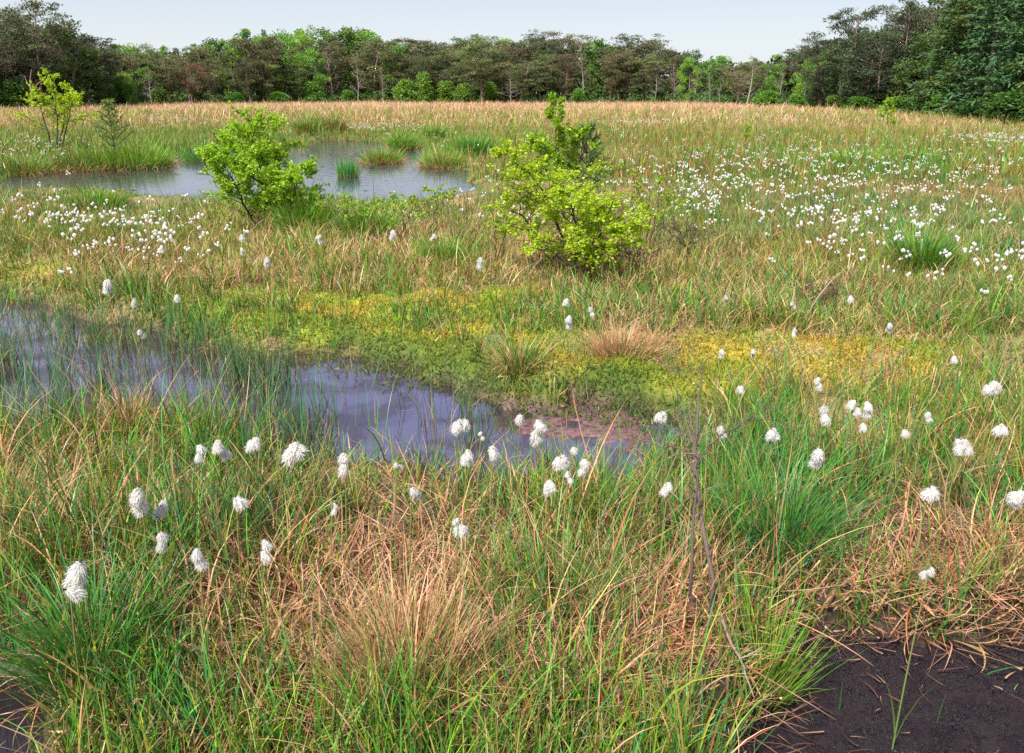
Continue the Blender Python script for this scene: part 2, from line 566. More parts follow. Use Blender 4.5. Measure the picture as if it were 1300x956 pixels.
def veg(x, y, u, v):
    """weights of blade kinds (n, len(KEYS))"""
    n = len(x)
    W = np.zeros((n, len(KEYS)))
    def w(k, val): W[:, KEYS.index(k)] += val
    vv = v - 8 * sstep(1000, 1300, u)
    a = sstep(150, 138, vv)                      # the pale band under the wood
    b = sstep(172, 160, vv) * (1 - a)            # orange moor grass
    c = sstep(262, 240, v) * (1 - sstep(172, 160, v))   # open bog
    d = (1 - sstep(262, 240, v)) * sstep(400, 370, v)
    e = 1 - sstep(400, 370, v)
    left = sstep(700, 500, u)
    w('moor', a * .95 + b * .25); w('ochre', b * .40); w('pink', a * .25 + b * .15); w('straw', b * .1); w('olive', b * .30); w('lime', b * .20); w('green', a * .06 + b * .20)
    w('green', c * (.34 + .25 * left)); w('olive', c * .50); w('rust', c * (.26 - .18 * left)); w('straw', c * .14); w('lime', c * .20); w('blue', c * .10)
    w('green', d * .30); w('olive', d * .34); w('straw', d * .34); w('ochre', d * .12); w('pink', d * .08); w('rust', d * .10); w('blue', d * .10); w('lime', d * .20)
    w('green', e * .50); w('blue', e * .30); w('olive', e * .15); w('straw', e * .12); w('rust', e * .02); w('lime', e * .18)
    # patches seen in the photograph
    w('blue', 1.3 * gb(u, v, 1080, 265, 190, 45) + .9 * gb(u, v, 200, 255, 200, 22) + .7 * gb(u, v, 480, 255, 160, 18) + .7 * gb(u, v, 1260, 300, 80, 50)
      + .8 * gb(u, v, 300, 640, 120, 60) + .7 * gb(u, v, 960, 650, 120, 90) + .6 * gb(u, v, 720, 660, 100, 70))
    w('green', .8 * gb(u, v, 260, 188, 160, 10) + .9 * gb(u, v, 1050, 222, 120, 14) + .8 * gb(u, v, 1240, 205, 90, 10) + .8 * gb(u, v, 160, 270, 120, 20))
    w('rust', .8 * gb(u, v, 960, 222, 70, 12) + .7 * gb(u, v, 1270, 265, 60, 12) + .6 * gb(u, v, 1010, 340, 120, 18) + .6 * gb(u, v, 70, 335, 70, 16) + .5 * gb(u, v, 820, 235, 60, 14))
    w('straw', .7 * gb(u, v, 250, 350, 120, 30) + .6 * gb(u, v, 960, 430, 160, 50) + .7 * gb(u, v, 820, 425, 60, 22) + .8 * gb(u, v, 1100, 420, 140, 50)
      + .6 * gb(u, v, 600, 330, 160, 30) + .6 * gb(u, v, 95, 400, 40, 15) + .5 * gb(u, v, 250, 440, 60, 20))
    w('lime', .6 * gb(u, v, 960, 480, 120, 40) + .4 * gb(u, v, 60, 360, 70, 20) + .5 * gb(u, v, 700, 640, 160, 50))
    # patchiness at the size of real clumps
    for i, k in enumerate(KEYS):
        s = .35 if k in ('straw', 'rust') else .5
        nz = noise(x, y, s, i) if y.max() < 12 else noise(x, y, 2.4, i)
        W[:, i] *= np.clip(1 + 1.1 * nz, .05, 3)
    W /= W.sum(1, keepdims=True) + 1e-9
    return W


def pick(W):
    cs = W.cumsum(1)
    r = rng.uniform(0, 1, len(W))[:, None]
    return (r > cs).sum(1).clip(0, len(KEYS) - 1)


def scatter(y0, y1, n, spread=.74, extra=.7, power=1.0):
    """points in the view wedge, dense near the camera"""
    t = rng.uniform(0, 1, n)
    y = y0 * (y1 / y0) ** (t ** power)
    x = rng.uniform(-1, 1, n) * (y * spread + extra)
    return x, y


def dryness(u, v):
    return (1.3 * gb(u, v, 520, 830, 170, 90) + 1.1 * gb(u, v, 660, 740, 160, 70) + .9 * gb(u, v, 50, 640, 100, 60) + 1.1 * gb(u, v, 170, 520, 34, 20)
              + 1.2 * gb(u, v, 1130, 760, 150, 55) + .4 * gb(u, v, 400, 760, 120, 60) + .8 * gb(u, v, 1260, 720, 80, 50) + .9 * gb(u, v, 830, 440, 60, 24)
              + .5 * gb(u, v, 95, 405, 40, 14) + .6 * gb(u, v, 300, 450, 60, 20) + .5 * gb(u, v, 1000, 460, 150, 50) + .8 * gb(u, v, 250, 355, 100, 25)
              + .5 * gb(u, v, 640, 340, 200, 30) + .4 * gb(u, v, 800, 830, 120, 80) + .55 * gb(u, v, 270, 800, 150, 70) + .7 * gb(u, v, 690, 840, 140, 70) + .15 * gb(u, v, 430, 650, 120, 40) + .6 * gb(u, v, 860, 740, 60, 70)
              + .6 * gb(u, v, 1050, 380, 200, 30) + .5 * gb(u, v, 700, 360, 60, 20) + .09) * (1 - .55 * gb(u, v, 780, 650, 180, 60)) * (1 - .4 * gb(u, v, 330, 650, 140, 40))


def grass_field(name, y0, y1, n, hgt, wid, seg, clump=0, mode='normal', power=1.0):
    x, y = scatter(y0, y1, n, power=power)
    if clump:
        k = max(1, n // clump)
        cx, cy = scatter(y0, y1, k, power=power)
        idx = rng.integers(0, k, n)
        r = rng.normal(size=(n, 2)) * (.022 + .012 * np.sqrt(cy[idx]))[:, None]
        x, y = cx[idx] + r[:, 0], cy[idx] + r[:, 1]
        outd = r
        ckind = pick(veg(cx, cy, *proj(cx, cy)))
        cval = rng.uniform(.72, 1.25, k)
        clen = rng.uniform(.65, 1.3, k)
    u, v = proj(x, y)
    a, b = wsd(x, y)
    m = moss_w(u, v, x, y)
    keep = np.ones(n)
    # open water, mud
    inpool = b < 0.0
    pd = (.95 * sstep(400, 120, u) + .16 + .12 * gb(u, v, 400, 520, 40, 60) + .25 * gb(u, v, 230, 500, 90, 45) + .55 * sstep(560, 620, v))
    pd = pd * np.clip(.45 + 1.9 * noise(x, y, .26, 11), 0.01, 2.0)
    pd = pd * (1 - .92 * gb(u, v, 730, 550, 100, 36)) * (1 - .6 * gb(u, v, 520, 520, 70, 40))
    keep = np.where(inpool, np.minimum(keep, pd), keep)
    inpond = a < -.04
    keep = np.where(inpond, .35 * sstep(-1.3, .05, a) * sstep(225, 250, v), keep)
    keep = np.where((sdf(MUD, x, y) < -.02) & (y < 6), .004, keep)
    keep = np.where((sdf(SLOUGH, x, y) < 0) & (y < 6), .02, keep)
    keep *= 1 - .78 * np.clip(m * 1.3, 0, 1)
    if mode == 'normal' and y1 < 20:
        keep *= 1 - .72 * np.clip(dryness(u, v) - .14, 0, 1)
    if mode == 'normal' and y1 < 12:
        keep *= np.clip(.75 + .8 * noise(x, y, .7, 3), .12, 1)
    if mode == 'dry':
        ds = dryness(u, v)
        keep *= np.clip(ds, 0, 1)
    ok = rng.uniform(0, 1, n) < keep
    x, y, u, v, a, b = [t[ok] for t in (x, y, u, v, a, b)]
    n = len(x)
    z = terrain(x, y) - .012
    W = veg(x, y, u, v)
    k = pick(W)
    if clump:
        ci = idx[ok]
        k = np.where(rng.uniform(0, 1, n) < .68, ckind[ci], k)
    if mode == 'dry':
        k = np.where(rng.uniform(0, 1, n) < .55, KEYS.index('pink'), np.where(rng.uniform(0, 1, n) < .45, KEYS.index('straw'), KEYS.index('rust')))
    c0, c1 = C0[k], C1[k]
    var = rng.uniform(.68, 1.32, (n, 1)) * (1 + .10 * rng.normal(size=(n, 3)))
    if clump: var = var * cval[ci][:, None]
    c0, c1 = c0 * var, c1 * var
    green = np.isin(k, GREENISH)
    deadtip = green & (rng.uniform(0, 1, n) < .22)
    c1 = np.where(deadtip[:, None], np.array([.34, .22, .09]) * var, c1)
    L = hgt * rng.gamma(7, 1 / 7., n) * np.clip(1 + .35 * noise(x, y, .8, 4), .5, 1.6)
    if clump: L *= clen[ci]
    L *= 1 - .45 * moss_w(u, v, x, y)
    L *= 1 - (.45 + .25 * sstep(260, 160, u)) * sstep(2.6, .3, a) * sstep(222, 232, v)
    L *= 1 - .5 * sstep(1.2, .2, a) * sstep(480, 520, u) * sstep(640, 610, u)
    if y0 < 4:
        L *= (1 - .45 * gb(u, v, 560, 640, 300, 60)) * (.72 + .28 * sstep(1.6, 2.6, y)) * (1 - .42 * sstep(3.2, 5, y))      # low fringe along the pool
    L = np.where(b < .02, np.minimum(L, .16 + .22 * rng.uniform(0, 1, n)), L)
    az = rng.uniform(0, 2 * math.pi, n)
    if clump:
        od = outd[ok]
        az = np.where(rng.uniform(0, 1, n) < .7, np.arctan2(od[:, 1], od[:, 0]) + rng.normal(0, .5, n), az)
    lean = np.abs(rng.normal(.14, .12, n))
    bend = rng.gamma(2.0, .32, n)
    dry = ~green
    lean = np.where(dry, lean + rng.uniform(0, .5, n), lean)
    bend = np.where(dry, bend + rng.uniform(0, 1.0, n), bend)
    if mode == 'dry':
        lean = rng.uniform(.3, 1.5, n)
        bend = rng.normal(.5, .5, n)
        L *= .85
    if mode == 'far':
        lean *= .7; bend *= .6
    wd = wid * rng.uniform(.6, 1.45, n)
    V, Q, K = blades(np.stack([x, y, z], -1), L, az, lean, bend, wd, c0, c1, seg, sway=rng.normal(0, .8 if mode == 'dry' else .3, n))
    if mode == 'dry':                                 # keep straw from dipping below the soil
        V[:, 2] = np.maximum(V[:, 2], np.repeat(z, (seg + 1) * 2) + .012 * rng.uniform(.3, 1.5, len(V)))
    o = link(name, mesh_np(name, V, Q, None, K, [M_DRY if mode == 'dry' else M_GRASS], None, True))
    return tag(o, kind='stuff')


grass_field('sedge_grass', 1.15, 6.5, 105000, .22, .0050, 6, clump=14, power=.9)
grass_field('dead_sedge_litter', 1.15, 8.5, 125000, .26, .0046, 6, clump=9, mode='dry', power=.95)
grass_field('bog_grass', 5.2, 17, 170000, .17, .0075, 4, clump=10)
grass_field('meadow_grass', 15, 46, 200000, .25, .016, 3, clump=8, mode='far')
grass_field('moor_grass', 40, 150, 260000, .34, .032, 2, clump=6, mode='far', power=.85)


def bank_sedge():
    x, y = scatter(15, 34, 420000)
    a, _ = wsd(x, y)
    u, v = proj(x, y)
    ok = (a > -.35) & (a < .6) & (v < 203) & (rng.uniform(0, 1, len(x)) < .8) & (np.abs(x) < y * .8)
    x, y, a = x[ok], y[ok], a[ok]
    n = len(x)
    names = ('green', 'olive', 'blue', 'lime', 'rust', 'straw')
    k = rng.choice(6, n, p=(.34, .26, .12, .12, .06, .10))
    c0 = np.array([PAL[t][0] for t in names])[k]
    c1 = np.array([PAL[t][1] for t in names])[k]
    var = rng.uniform(.6, 1.25, (n, 1))
    V, Q, K = blades(np.stack([x, y, np.maximum(terrain(x, y), 0) - .02], -1), .21 * rng.gamma(8, 1 / 8., n) * np.clip(1 + .4 * noise(x, y, 1.5, 2), .4, 1.6), rng.uniform(0, 6.28, n), np.abs(rng.normal(.1, .12, n)),
                     rng.gamma(2, .25, n), rng.uniform(.012, .022, n), c0 * var, c1 * var, 3)
    tag(link('pond_bank_sedge', mesh_np('pond_bank_sedge', V, Q, None, K, [M_GRASS], None, True)), kind='stuff')


bank_sedge()


def moss_field():
    x, y = scatter(2.9, 14, 260000)
    u, v = proj(x, y)
    m = moss_w(u, v, x, y)
    a, b = wsd(x, y)
    ok = (rng.uniform(0, 1, len(x)) < np.clip(m * 1.6, 0, 1)) & (b > -.42 * rng.uniform(0, 1, len(x)) ** 1.5)
    x, y = x[ok], y[ok]
    n = len(x)
    z = np.maximum(terrain(x, y), .006) - .004 + .012 * (1 + noise(x, y, .11, 6))
    u, v = proj(x, y)
    gl = np.clip(noise(x, y, .5, 2) * .9 + .15 + .5 * sstep(860, 1000, u) + rng.normal(0, .15, n), 0, .8)[:, None]
    c = np.array([.18, .235, .015]) + (np.array([.38, .25, .025]) - np.array([.18, .235, .015])) * gl
    dk = sstep(.48, .02, wsd(x, y)[1] + .16 * noise(x, y, .3, 1))[:, None] * .85
    c = c + (np.array([.06, .11, .014]) - c) * dk
    c = c * rng.uniform(.6, 1.35, (n, 1))
    V, Q, K = blades(np.stack([x, y, z], -1), rng.uniform(.014, .04, n), rng.uniform(0, 6.28, n), rng.uniform(.1, .9, n), rng.uniform(.2, 1, n),
                     rng.uniform(.005, .011, n), c * .8, c * 1.1, 2)
    tag(link('sphagnum_moss', mesh_np('sphagnum_moss', V, Q, None, K, [M_MOSS], None, True)), kind='stuff')


moss_field()

# emergent rushes in the near pool
def rushes():
    n = 3600
    x, y = scatter(2.6, 6.5, n * 5)
    u, v = proj(x, y)
    _, b = wsd(x, y)
    w = np.where(b < 0, 1.0 * sstep(430, 300, u) + .24 + .4 * gb(u, v, 400, 520, 30, 60) + .5 * gb(u, v, 555, 520, 25, 50), 0) * np.clip(.4 + 1.6 * noise(x, y, .25, 9), 0, 2)
    w *= 1 - .8 * gb(u, v, 760, 550, 90, 40)
    w *= 1 - .7 * gb(u, v, 500, 520, 40, 40)
    ok = rng.uniform(0, 1, len(x)) < w * .55
    x, y = x[ok], y[ok]
    n = len(x)
    # the same rushes also stand in clumps of two or three dozen stems
    cx, cy = scatter(2.7, 6.3, 5200)
    cu, cv = proj(cx, cy)
    _, cb = wsd(cx, cy)
    cw = np.where(cb < .02, .11 * sstep(460, 340, cu) + .035 + .16 * gb(cu, cv, 405, 520, 36, 60) + .12 * gb(cu, cv, 560, 500, 30, 50) + .07 * sstep(-.14, .0, cb), 0)
    cw *= np.clip(.3 + 1.8 * noise(cx, cy, .5, 3), .05, 2.2)
    cw *= (1 - .9 * gb(cu, cv, 740, 545, 100, 36)) * (1 - .6 * gb(cu, cv, 500, 520, 40, 36))
    okc = rng.uniform(0, 1, len(cx)) < cw
    cx, cy = cx[okc], cy[okc]
    m_ = rng.integers(14, 40, len(cx))
    x = np.concatenate([x, np.repeat(cx, m_) + rng.normal(0, .035, m_.sum())])
    y = np.concatenate([y, np.repeat(cy, m_) + rng.normal(0, .035, m_.sum())])
    n = len(x)
    k = rng.uniform(0, 1, n)
    c0 = np.where((k < .55)[:, None], (.055, .115, .04), np.where((k < .8)[:, None], (.05, .03, .02), (.30, .19, .10)))
    c1 = np.where((k < .55)[:, None], (.06, .18, .07), np.where((k < .8)[:, None], (.10, .05, .03), (.42, .28, .15)))
    var = rng.uniform(.7, 1.3, (n, 1))
    z = np.full(n, -.03)
    L = np.where(k < .55, rng.uniform(.2, .45, n), rng.uniform(.1, .3, n))
    V, Q, K = blades(np.stack([x, y, z], -1), L, rng.uniform(0, 6.28, n), np.abs(rng.normal(.08, .15, n)), np.where(k < .55, rng.gamma(1.5, .2, n), rng.gamma(1.5, .5, n)),
                     rng.uniform(.003, .0055, n), c0 * var, c1 * var, 5)
    # floating dead leaves lying on the surface
    xx, yy = scatter(2.6, 6.5, 14000)
    uu, vv = proj(xx, yy)
    _, bb = wsd(xx, yy)
    ok = (bb < -.02) & (rng.uniform(0, 1, len(xx)) < (.10 + .5 * sstep(-.25, 0, bb) + .3 * sstep(380, 250, uu)) * (1 - .75 * gb(uu, vv, 500, 520, 60, 40)))
    xx, yy = xx[ok], yy[ok]
    m = len(xx)
    cc = np.where((rng.uniform(0, 1, m) < .6)[:, None], (.035, .022, .018), (.22, .14, .09)) * rng.uniform(.6, 1.4, (m, 1))
    V2, Q2, K2 = blades(np.stack([xx, yy, np.full(m, .008)], -1), rng.uniform(.03, .16, m), rng.uniform(0, 6.28, m), np.full(m, 1.54), np.zeros(m),
                        rng.uniform(.003, .006, m), cc, cc, 3, sway=rng.normal(0, .6, m))
    p = Parts()
    p.add(V, Q, None, K)
    p.add(V2, Q2, None, K2)
    tag(link('pool_rushes', p.build('pool_rushes', [M_GRASS], True)), kind='stuff')


rushes()

# lime sedge spikes standing over the near grass, brown leaves lying on the moss
def spikes():
    x, y = scatter(1.3, 5.2, 420)
    a, b = wsd(x, y)
    ok = (b > -.1) & (sdf(MUD, x, y) > .05)
    x, y = x[ok], y[ok]
    n = len(x)
    z = terrain(x, y)
    az, lean, bend, L = rng.uniform(0, 6.28, n), np.abs(rng.normal(.1, .1, n)), rng.gamma(2, .05, n), rng.uniform(.15, .26, n)
    V, Q, K = blades(np.stack([x, y, z], -1), L, az, lean, bend, .0036, (.08, .16, .03), (.14, .22, .03), 5, sway=np.zeros(n))
    tip = V.reshape(n, 6, 2, 3)[:, -1].mean(1)
    c = np.array([.34, .36, .03]) * rng.uniform(.6, 1.15, (n, 1))
    p = Parts()
    p.add(V, Q, None, K)
    for tw in (0, 1.57):
        V2, Q2, K2 = blades(tip - np.array([0, 0, .004]), rng.uniform(.018, .04, n), az, lean + bend, .05, rng.uniform(.004, .007, n), c, c * .8, 3, twist=np.full(n, tw), sway=np.zeros(n))
        p.add(V2, Q2, None, K2)
    tag(link('sedge_spikes', p.build('sedge_spikes', [M_GRASS], True)), kind='stuff')
    x, y = scatter(1.6, 9, 900)
    a, b = wsd(x, y)
    ok = (rng.uniform(0, 1, len(x)) < .15 + .8 * moss_w(*proj(x, y), x, y) - .9 * (sdf(MUD, x, y) < .02)) & (b > -.2)
    x, y = x[ok], y[ok]
    z = np.maximum(np.where(sdf(MUD, x, y) < -.02, -.02, terrain(x, y)), .005) + .02
    cols = np.array([(.30, .16, .09), (.20, .09, .05), (.45, .30, .20), (.12, .05, .05)])[rng.integers(0, 4, len(x))]
    V, Q, K = leaves(np.stack([x, y, z], -1), .028, .62, .75, cols)
    tag(link('fallen_leaves', mesh_np('fallen_leaves', V, Q, None, K, [M_DRY])), kind='stuff')


spikes()


def peat_debris():
    x, y = scatter(1.2, 3.2, 9000)
    m = sdf(MUD, x, y)
    ok = (m < .12) & (rng.uniform(0, 1, len(x)) < .10 + .90 * sstep(-.22, .04, m))
    x, y = x[ok], y[ok]
    n = len(x)
    z = -.028 + .02 * noise(x, y, .35, 1) + .012 * noise(x, y, .12, 2) + .024 + .08 * sstep(.0, .12, m[ok]) * rng.uniform(0, 1, n)
    cols = np.array([(.16, .085, .055), (.06, .03, .026), (.28, .16, .10), (.10, .04, .035)])[rng.integers(0, 4, n)]
    V, Q, K = blades(np.stack([x, y, z], -1), np.where(m[ok] < -.1, .5, 1) * rng.uniform(.03, .2, n), rng.uniform(0, 6.28, n), rng.uniform(1.42, 1.62, n), rng.normal(0, .25, n), rng.uniform(.002, .006, n), cols, cols, 4, sway=rng.normal(0, .7, n))
    tag(link('peat_debris', mesh_np('peat_debris', V, Q, None, K, [M_DRY])), kind='stuff')


peat_debris()

# dark floating pondweed on the far pond
def pondweed():
    x, y = scatter(12, 30, 9000)
    u, v = proj(x, y, 0)
    a, _ = wsd(x, y)
    w = .30 * gb(u, v, 440, 193, 80, 9) + .15 * gb(u, v, 510, 197, 70, 8) + .7 * gb(u, v, 480, 215, 25, 4) + .5 * gb(u, v, 120, 222, 90, 6) + .015 + .2 * gb(u, v, 590, 215, 30, 8)
    w = w * np.clip(.3 + 1.8 * noise(x * .35, y, .9, 5), 0, 2)
    ok = (a < -.1) & (rng.uniform(0, 1, len(x)) < w)
    x, y = x[ok], y[ok]
    p = np.stack([x, y, np.full(len(x), .006) + rng.uniform(0, .004, len(x))], -1)
    n = len(p)
    ang = rng.uniform(0, 6.28, n)
    r = rng.uniform(.03, .09, n)
    ar = np.linspace(0, 2 * math.pi, 4, endpoint=False)
    V = p[:, None] + np.stack([np.cos(ang[:, None] + ar) * r[:, None] * 1.3, np.sin(ang[:, None] + ar) * r[:, None] * .8, np.zeros((n, 4))], -1)
    k = np.repeat(np.array([.045, .05, .02]) * rng.uniform(.5, 1.5, (n, 1)), 4, 0)
    tag(link('pondweed', mesh_np('pondweed', V, np.arange(n * 4).reshape(-1, 4), None, k, [M_MOSS])), kind='stuff')


pondweed()

# ------------------------------------------------------------------ tussocks
def tussock(u, v, r, h, n, label, green=('green', 'lime'), dead=.3, name='grass_tussock', wid=.01, cat='tussock', group=None, loc=None, seg=4, lean=.9):
    x, y = G(u, v, .08) if loc is None else loc
    z = float(terrain(np.array([x]), np.array([y]))[0])
    z = max(z, -.02) if loc is None else -.02
    root = bpy.data.objects.new(name, None)
    col.objects.link(root)
    root.location = (x, y, z)
    tag(root, label, cat, group)
    def bunch(part, m, names, hh, ln, sprd, mat):
        rr = r * np.sqrt(rng.uniform(0, 1, m)) * sprd
        a = rng.uniform(0, 6.28, m)
        bx = np.stack([rr * np.cos(a), rr * np.sin(a), .25 * h * (1 - (rr / r / sprd) ** 2) - .03], -1)
        k = rng.integers(0, len(names), m)
        c0 = np.array([PAL[t][0] for t in names])[k]
        c1 = np.array([PAL[t][1] for t in names])[k]
        var = rng.uniform(.7, 1.3, (m, 1))
        V, Q, K = blades(bx, hh * rng.gamma(9, 1 / 9., m), a + rng.normal(0, .5, m), .05 + ln * .5 * (rr / r) + np.abs(rng.normal(0, .12, m)), rng.gamma(2, .25, m) * ln,
                         wid * rng.uniform(.7, 1.3, m), c0 * var, c1 * var, seg)
        V[:, 2] = np.maximum(V[:, 2], -.03)
        link(part, mesh_np(part, V, Q, None, K, [mat], None, True), root)
    bunch('green_blades', int(n * (1 - dead)), green, h, lean, .85, M_GRASS)
    if dead > 0:
        bunch('dead_blades', int(n * dead), ('straw', 'pink', 'rust', 'olive'), h * .8, lean + .9, 1.0, M_DRY)
    return root


pz = lambda i: ISLES[i][:2]
tussock(0, 0, .55, .30, 1500, 'round green and rust sedge islet alone in open far pond', ('green', 'olive', 'lime'), .45, loc=pz(0), wid=.014)
tussock(0, 0, .24, .27, 520, 'small upright tuft of bright rushes standing in far pond', ('blue', 'green'), .08, loc=pz(1), name='rush_tussock', wid=.012, lean=.2)
tussock(0, 0, .75, .26, 1400, 'low dark green islet just left of the leafy pondside birch', ('green', 'blue'), .2, loc=pz(2), wid=.016)
tussock(0, 0, .60, .32, 1300, 'green and brown sedge tussock jutting from right pond bank', ('lime', 'green', 'olive'), .45, loc=pz(3), wid=.014)
tussock(0, 0, 1.0, .42, 2600, 'big rounded deep green tussock in front of the young pine', ('green', 'lime'), .25, loc=pz(4), wid=.016)
tussock(0, 0, .95, .36, 2000, 'brownish green tussock below the pale yellow sapling by the pond', ('green', 'olive'), .45, loc=pz(5), wid=.016)
tussock(18, 216, .8, .34, 1600, 'sedge tussock at the left tip of the far pond', ('green', 'olive'), .4, wid=.015)
tussock(510, 186, .45, .42, 900, 'bright green tussock on the far bank right of the islet', ('green', 'lime'), .15, wid=.018)
tussock(391, 174, .5, .5, 800, 'dull olive tussock on the far bank left of the pond reeds', ('olive', 'green'), .3, wid=.02)
tussock(420, 172, .8, .62, 1300, 'wide olive and straw tussock topping the far pond bank', ('olive', 'green', 'straw'), .4, wid=.02)
tussock(556, 178, .5, .45, 900, 'green tussock behind the right corner of the far pond', ('green', 'lime'), .15, wid=.018)
tussock(604, 200, .5, .42, 1000, 'dense dark tussock between far pond and yellow leafed bush', ('green',), .2, wid=.014)
tussock(1168, 352, .24, .36, 1000, 'single bright rush clump below the right cottongrass drift', ('green', 'lime', 'blue'), .1, name='rush_tussock', wid=.007)
tussock(1150, 214, .9, .3, 1200, 'flat bright green tussock out in the right meadow', ('green', 'lime'), .1, wid=.018)
tussock(1085, 218, .7, .3, 900, 'small vivid green patch of grass amid the right cottongrass', ('lime', 'green'), .1, wid=.018)
tussock(885, 208, .9, .32, 1000, 'dark olive grass hump right of the tall thin birch', ('olive', 'green'), .3, wid=.018)
tussock(565, 338, .22, .26, 700, 'vivid lime grass tuft below the bare brown shrub', ('lime', 'green'), .05, wid=.006)
tussock(468, 308, .30, .3, 800, 'fresh green grass clump beside small lime leafed saplings', ('lime', 'green'), .1, wid=.007)
tussock(385, 300, .32, .36, 900, 'tall fresh green grass clump at right foot of the pondside birch', ('lime', 'green'), .1, wid=.008)
tussock(125, 268, .40, .20, 900, 'lime green grass tuft among cottongrass near the left pond shore', ('lime', 'green'), .05, wid=.011)
tussock(972, 850, .06, .25, 280, 'fine bright green tussock at the peat edge beside fallen stick', ('lime', 'green'), .08, wid=.0035, seg=6, lean=.75)
tussock(520, 880, .20, .25, 1100, 'pale brown dead sedge tussock in the centre foreground', ('pink', 'straw'), .5, name='dead_tussock', wid=.0036, seg=6, lean=.8)
tussock(165, 548, .13, .17, 500, 'orange brown dead tussock rising from the left of the pool', ('rust', 'pink'), .6, name='dead_tussock', wid=.005, seg=5)
tussock(790, 455, .22, .18, 700, 'bleached straw tussock on yellow moss above the pool', ('straw', 'pink'), .5, name='dead_tussock', wid=.005, seg=5)
tussock(660, 478, .14, .17, 450, 'small tussock of green and straw blades on the mossy bank', ('green', 'straw'), .4, wid=.005, seg=5)
tussock(990, 705, .20, .30, 800, 'lush arching green sedge tussock right of the dead sapling', ('green', 'blue'), .1, wid=.0036, seg=7, lean=1.0)
tussock(710, 790, .18, .27, 600, 'lush green sedge tussock standing among brown litter in foreground', ('green', 'blue', 'lime'), .1, wid=.0036, seg=7, lean=1.0)
tussock(120, 860, .16, .30, 500, 'arching blue green sedge tussock beside the corner water', ('blue', 'green'), .1, wid=.0038, seg=7, lean=1.1)

# ------------------------------------------------------------------ woody plants
BARK = np.array([.055, .035, .030])


def grow(parts, pts, r0, r1, n=6, colr=BARK):
    rr = np.linspace(r0, r1, len(pts))
    v, q = tube(pts, rr, n)
    parts.add(v, q, None, colr)


def path(p, d, L, k, wob, up=0.0):
    p = np.array(p, float)
    d = np.array(d, float)
    d /= np.linalg.norm(d)
    out = [p]
    for i in range(k):
        d = d + rng.normal(size=3) * wob + np.array([0, 0, up])
        d /= np.linalg.norm(d)
        p = p + d * L / k
        out.append(p)
    return np.array(out)


def interp(pts, t):
    t = np.clip(t, 0, .9999) * (len(pts) - 1)
    i = int(t)
    f = t - i
    return pts[i] * (1 - f) + pts[i + 1] * f, pts[min(i + 1, len(pts) - 1)] - pts[i]


def smooth_path(P0, k=14):
    P0 = np.array(P0, float)
    t = np.linspace(0, len(P0) - 1, k)
    out = np.stack([np.interp(t, np.arange(len(P0)), P0[:, i]) for i in range(3)], -1)
    out[1:-1] = (out[:-2] + 2 * out[1:-1] + out[2:]) / 4
    return out


def shrub(name, stems, label, cat, leafsize, cols, nbr, brlen, ntw, lpt, start=.3, flat=.35, r0=.012, group=None, up=.03, out=.8, spread_y=1.0, stemcol=BARK, mat=None, taper=.8):
    """stems: list of polylines; branches carry twigs, twigs carry leaves"""
    base = np.array(stems[0][0], float)
    wood = Parts()
    lp, la = [], []
    for st in stems:
        pts = smooth_path(st) - base
        pts[1:-1] += rng.normal(size=(len(pts) - 2, 3)) * .012
        grow(wood, pts, r0, r0 * .22, 6, stemcol)
        tot = np.linalg.norm(np.diff(pts, axis=0), axis=1).sum()
        nb = int(nbr * tot)
        for i in range(nb):
            t = start + (1 - start) * (i + rng.uniform(0, 1)) / nb
            p, d = interp(pts, t)
            d = d / np.linalg.norm(d)
            a = rng.uniform(0, 6.28)
            o = np.array([math.cos(a), math.sin(a) * spread_y, 0])
            L = brlen * (1 - taper * (t - start) / (1 - start)) * rng.uniform(.6, 1.25)
            b = path(p, d * (1 - out * .6) + o * out, L, 5, .12, up)
            grow(wood, b, r0 * .32, r0 * .1, 4, stemcol)
            for j in range(ntw):
                s = rng.uniform(.15, 1)
                p2, d2 = interp(b, s)
                d2 = d2 / (np.linalg.norm(d2) + 1e-9)
                tw = path(p2, d2 + rng.normal(size=3) * .6, L * .38 * rng.uniform(.5, 1.2), 3, .2, up * .5)
                grow(wood, tw, r0 * .1, r0 * .05, 3, stemcol)
                for k in range(lpt):
                    p3, d3 = interp(tw, rng.uniform(0.1, 1))
                    lp.append(p3 + rng.normal(size=3) * leafsize * .35)
                    la.append(d3 / (np.linalg.norm(d3) + 1e-9) + rng.normal(size=3) * .7)
    root = bpy.data.objects.new(name, None)
    col.objects.link(root)
    root.location = base
    tag(root, label, cat, group)
    link('trunk', wood.build('trunk', [M_WOOD], True), root)
    if lp:
        lp, la = np.array(lp), np.array(la)
        cc = np.array(cols)[rng.integers(0, len(cols), len(lp))]
        V, Q, K = leaves(lp, leafsize, .72, flat, cc, la)
        link('crown', mesh_np('crown', V, Q, None, K, [mat or M_BIRCH]), root)
    return root


def S(*uvd):
    return [P(u, v, y) for u, v, y in uvd]


YEL = [(.32, .46, .02), (.38, .50, .03), (.27, .42, .02), (.42, .51, .035)]
LIM = [(.20, .36, .025), (.25, .39, .028), (.17, .32, .025), (.30, .41, .03)]
GRN = [(.21, .40, .03), (.25, .43, .03), (.29, .46, .03), (.33, .47, .035)]

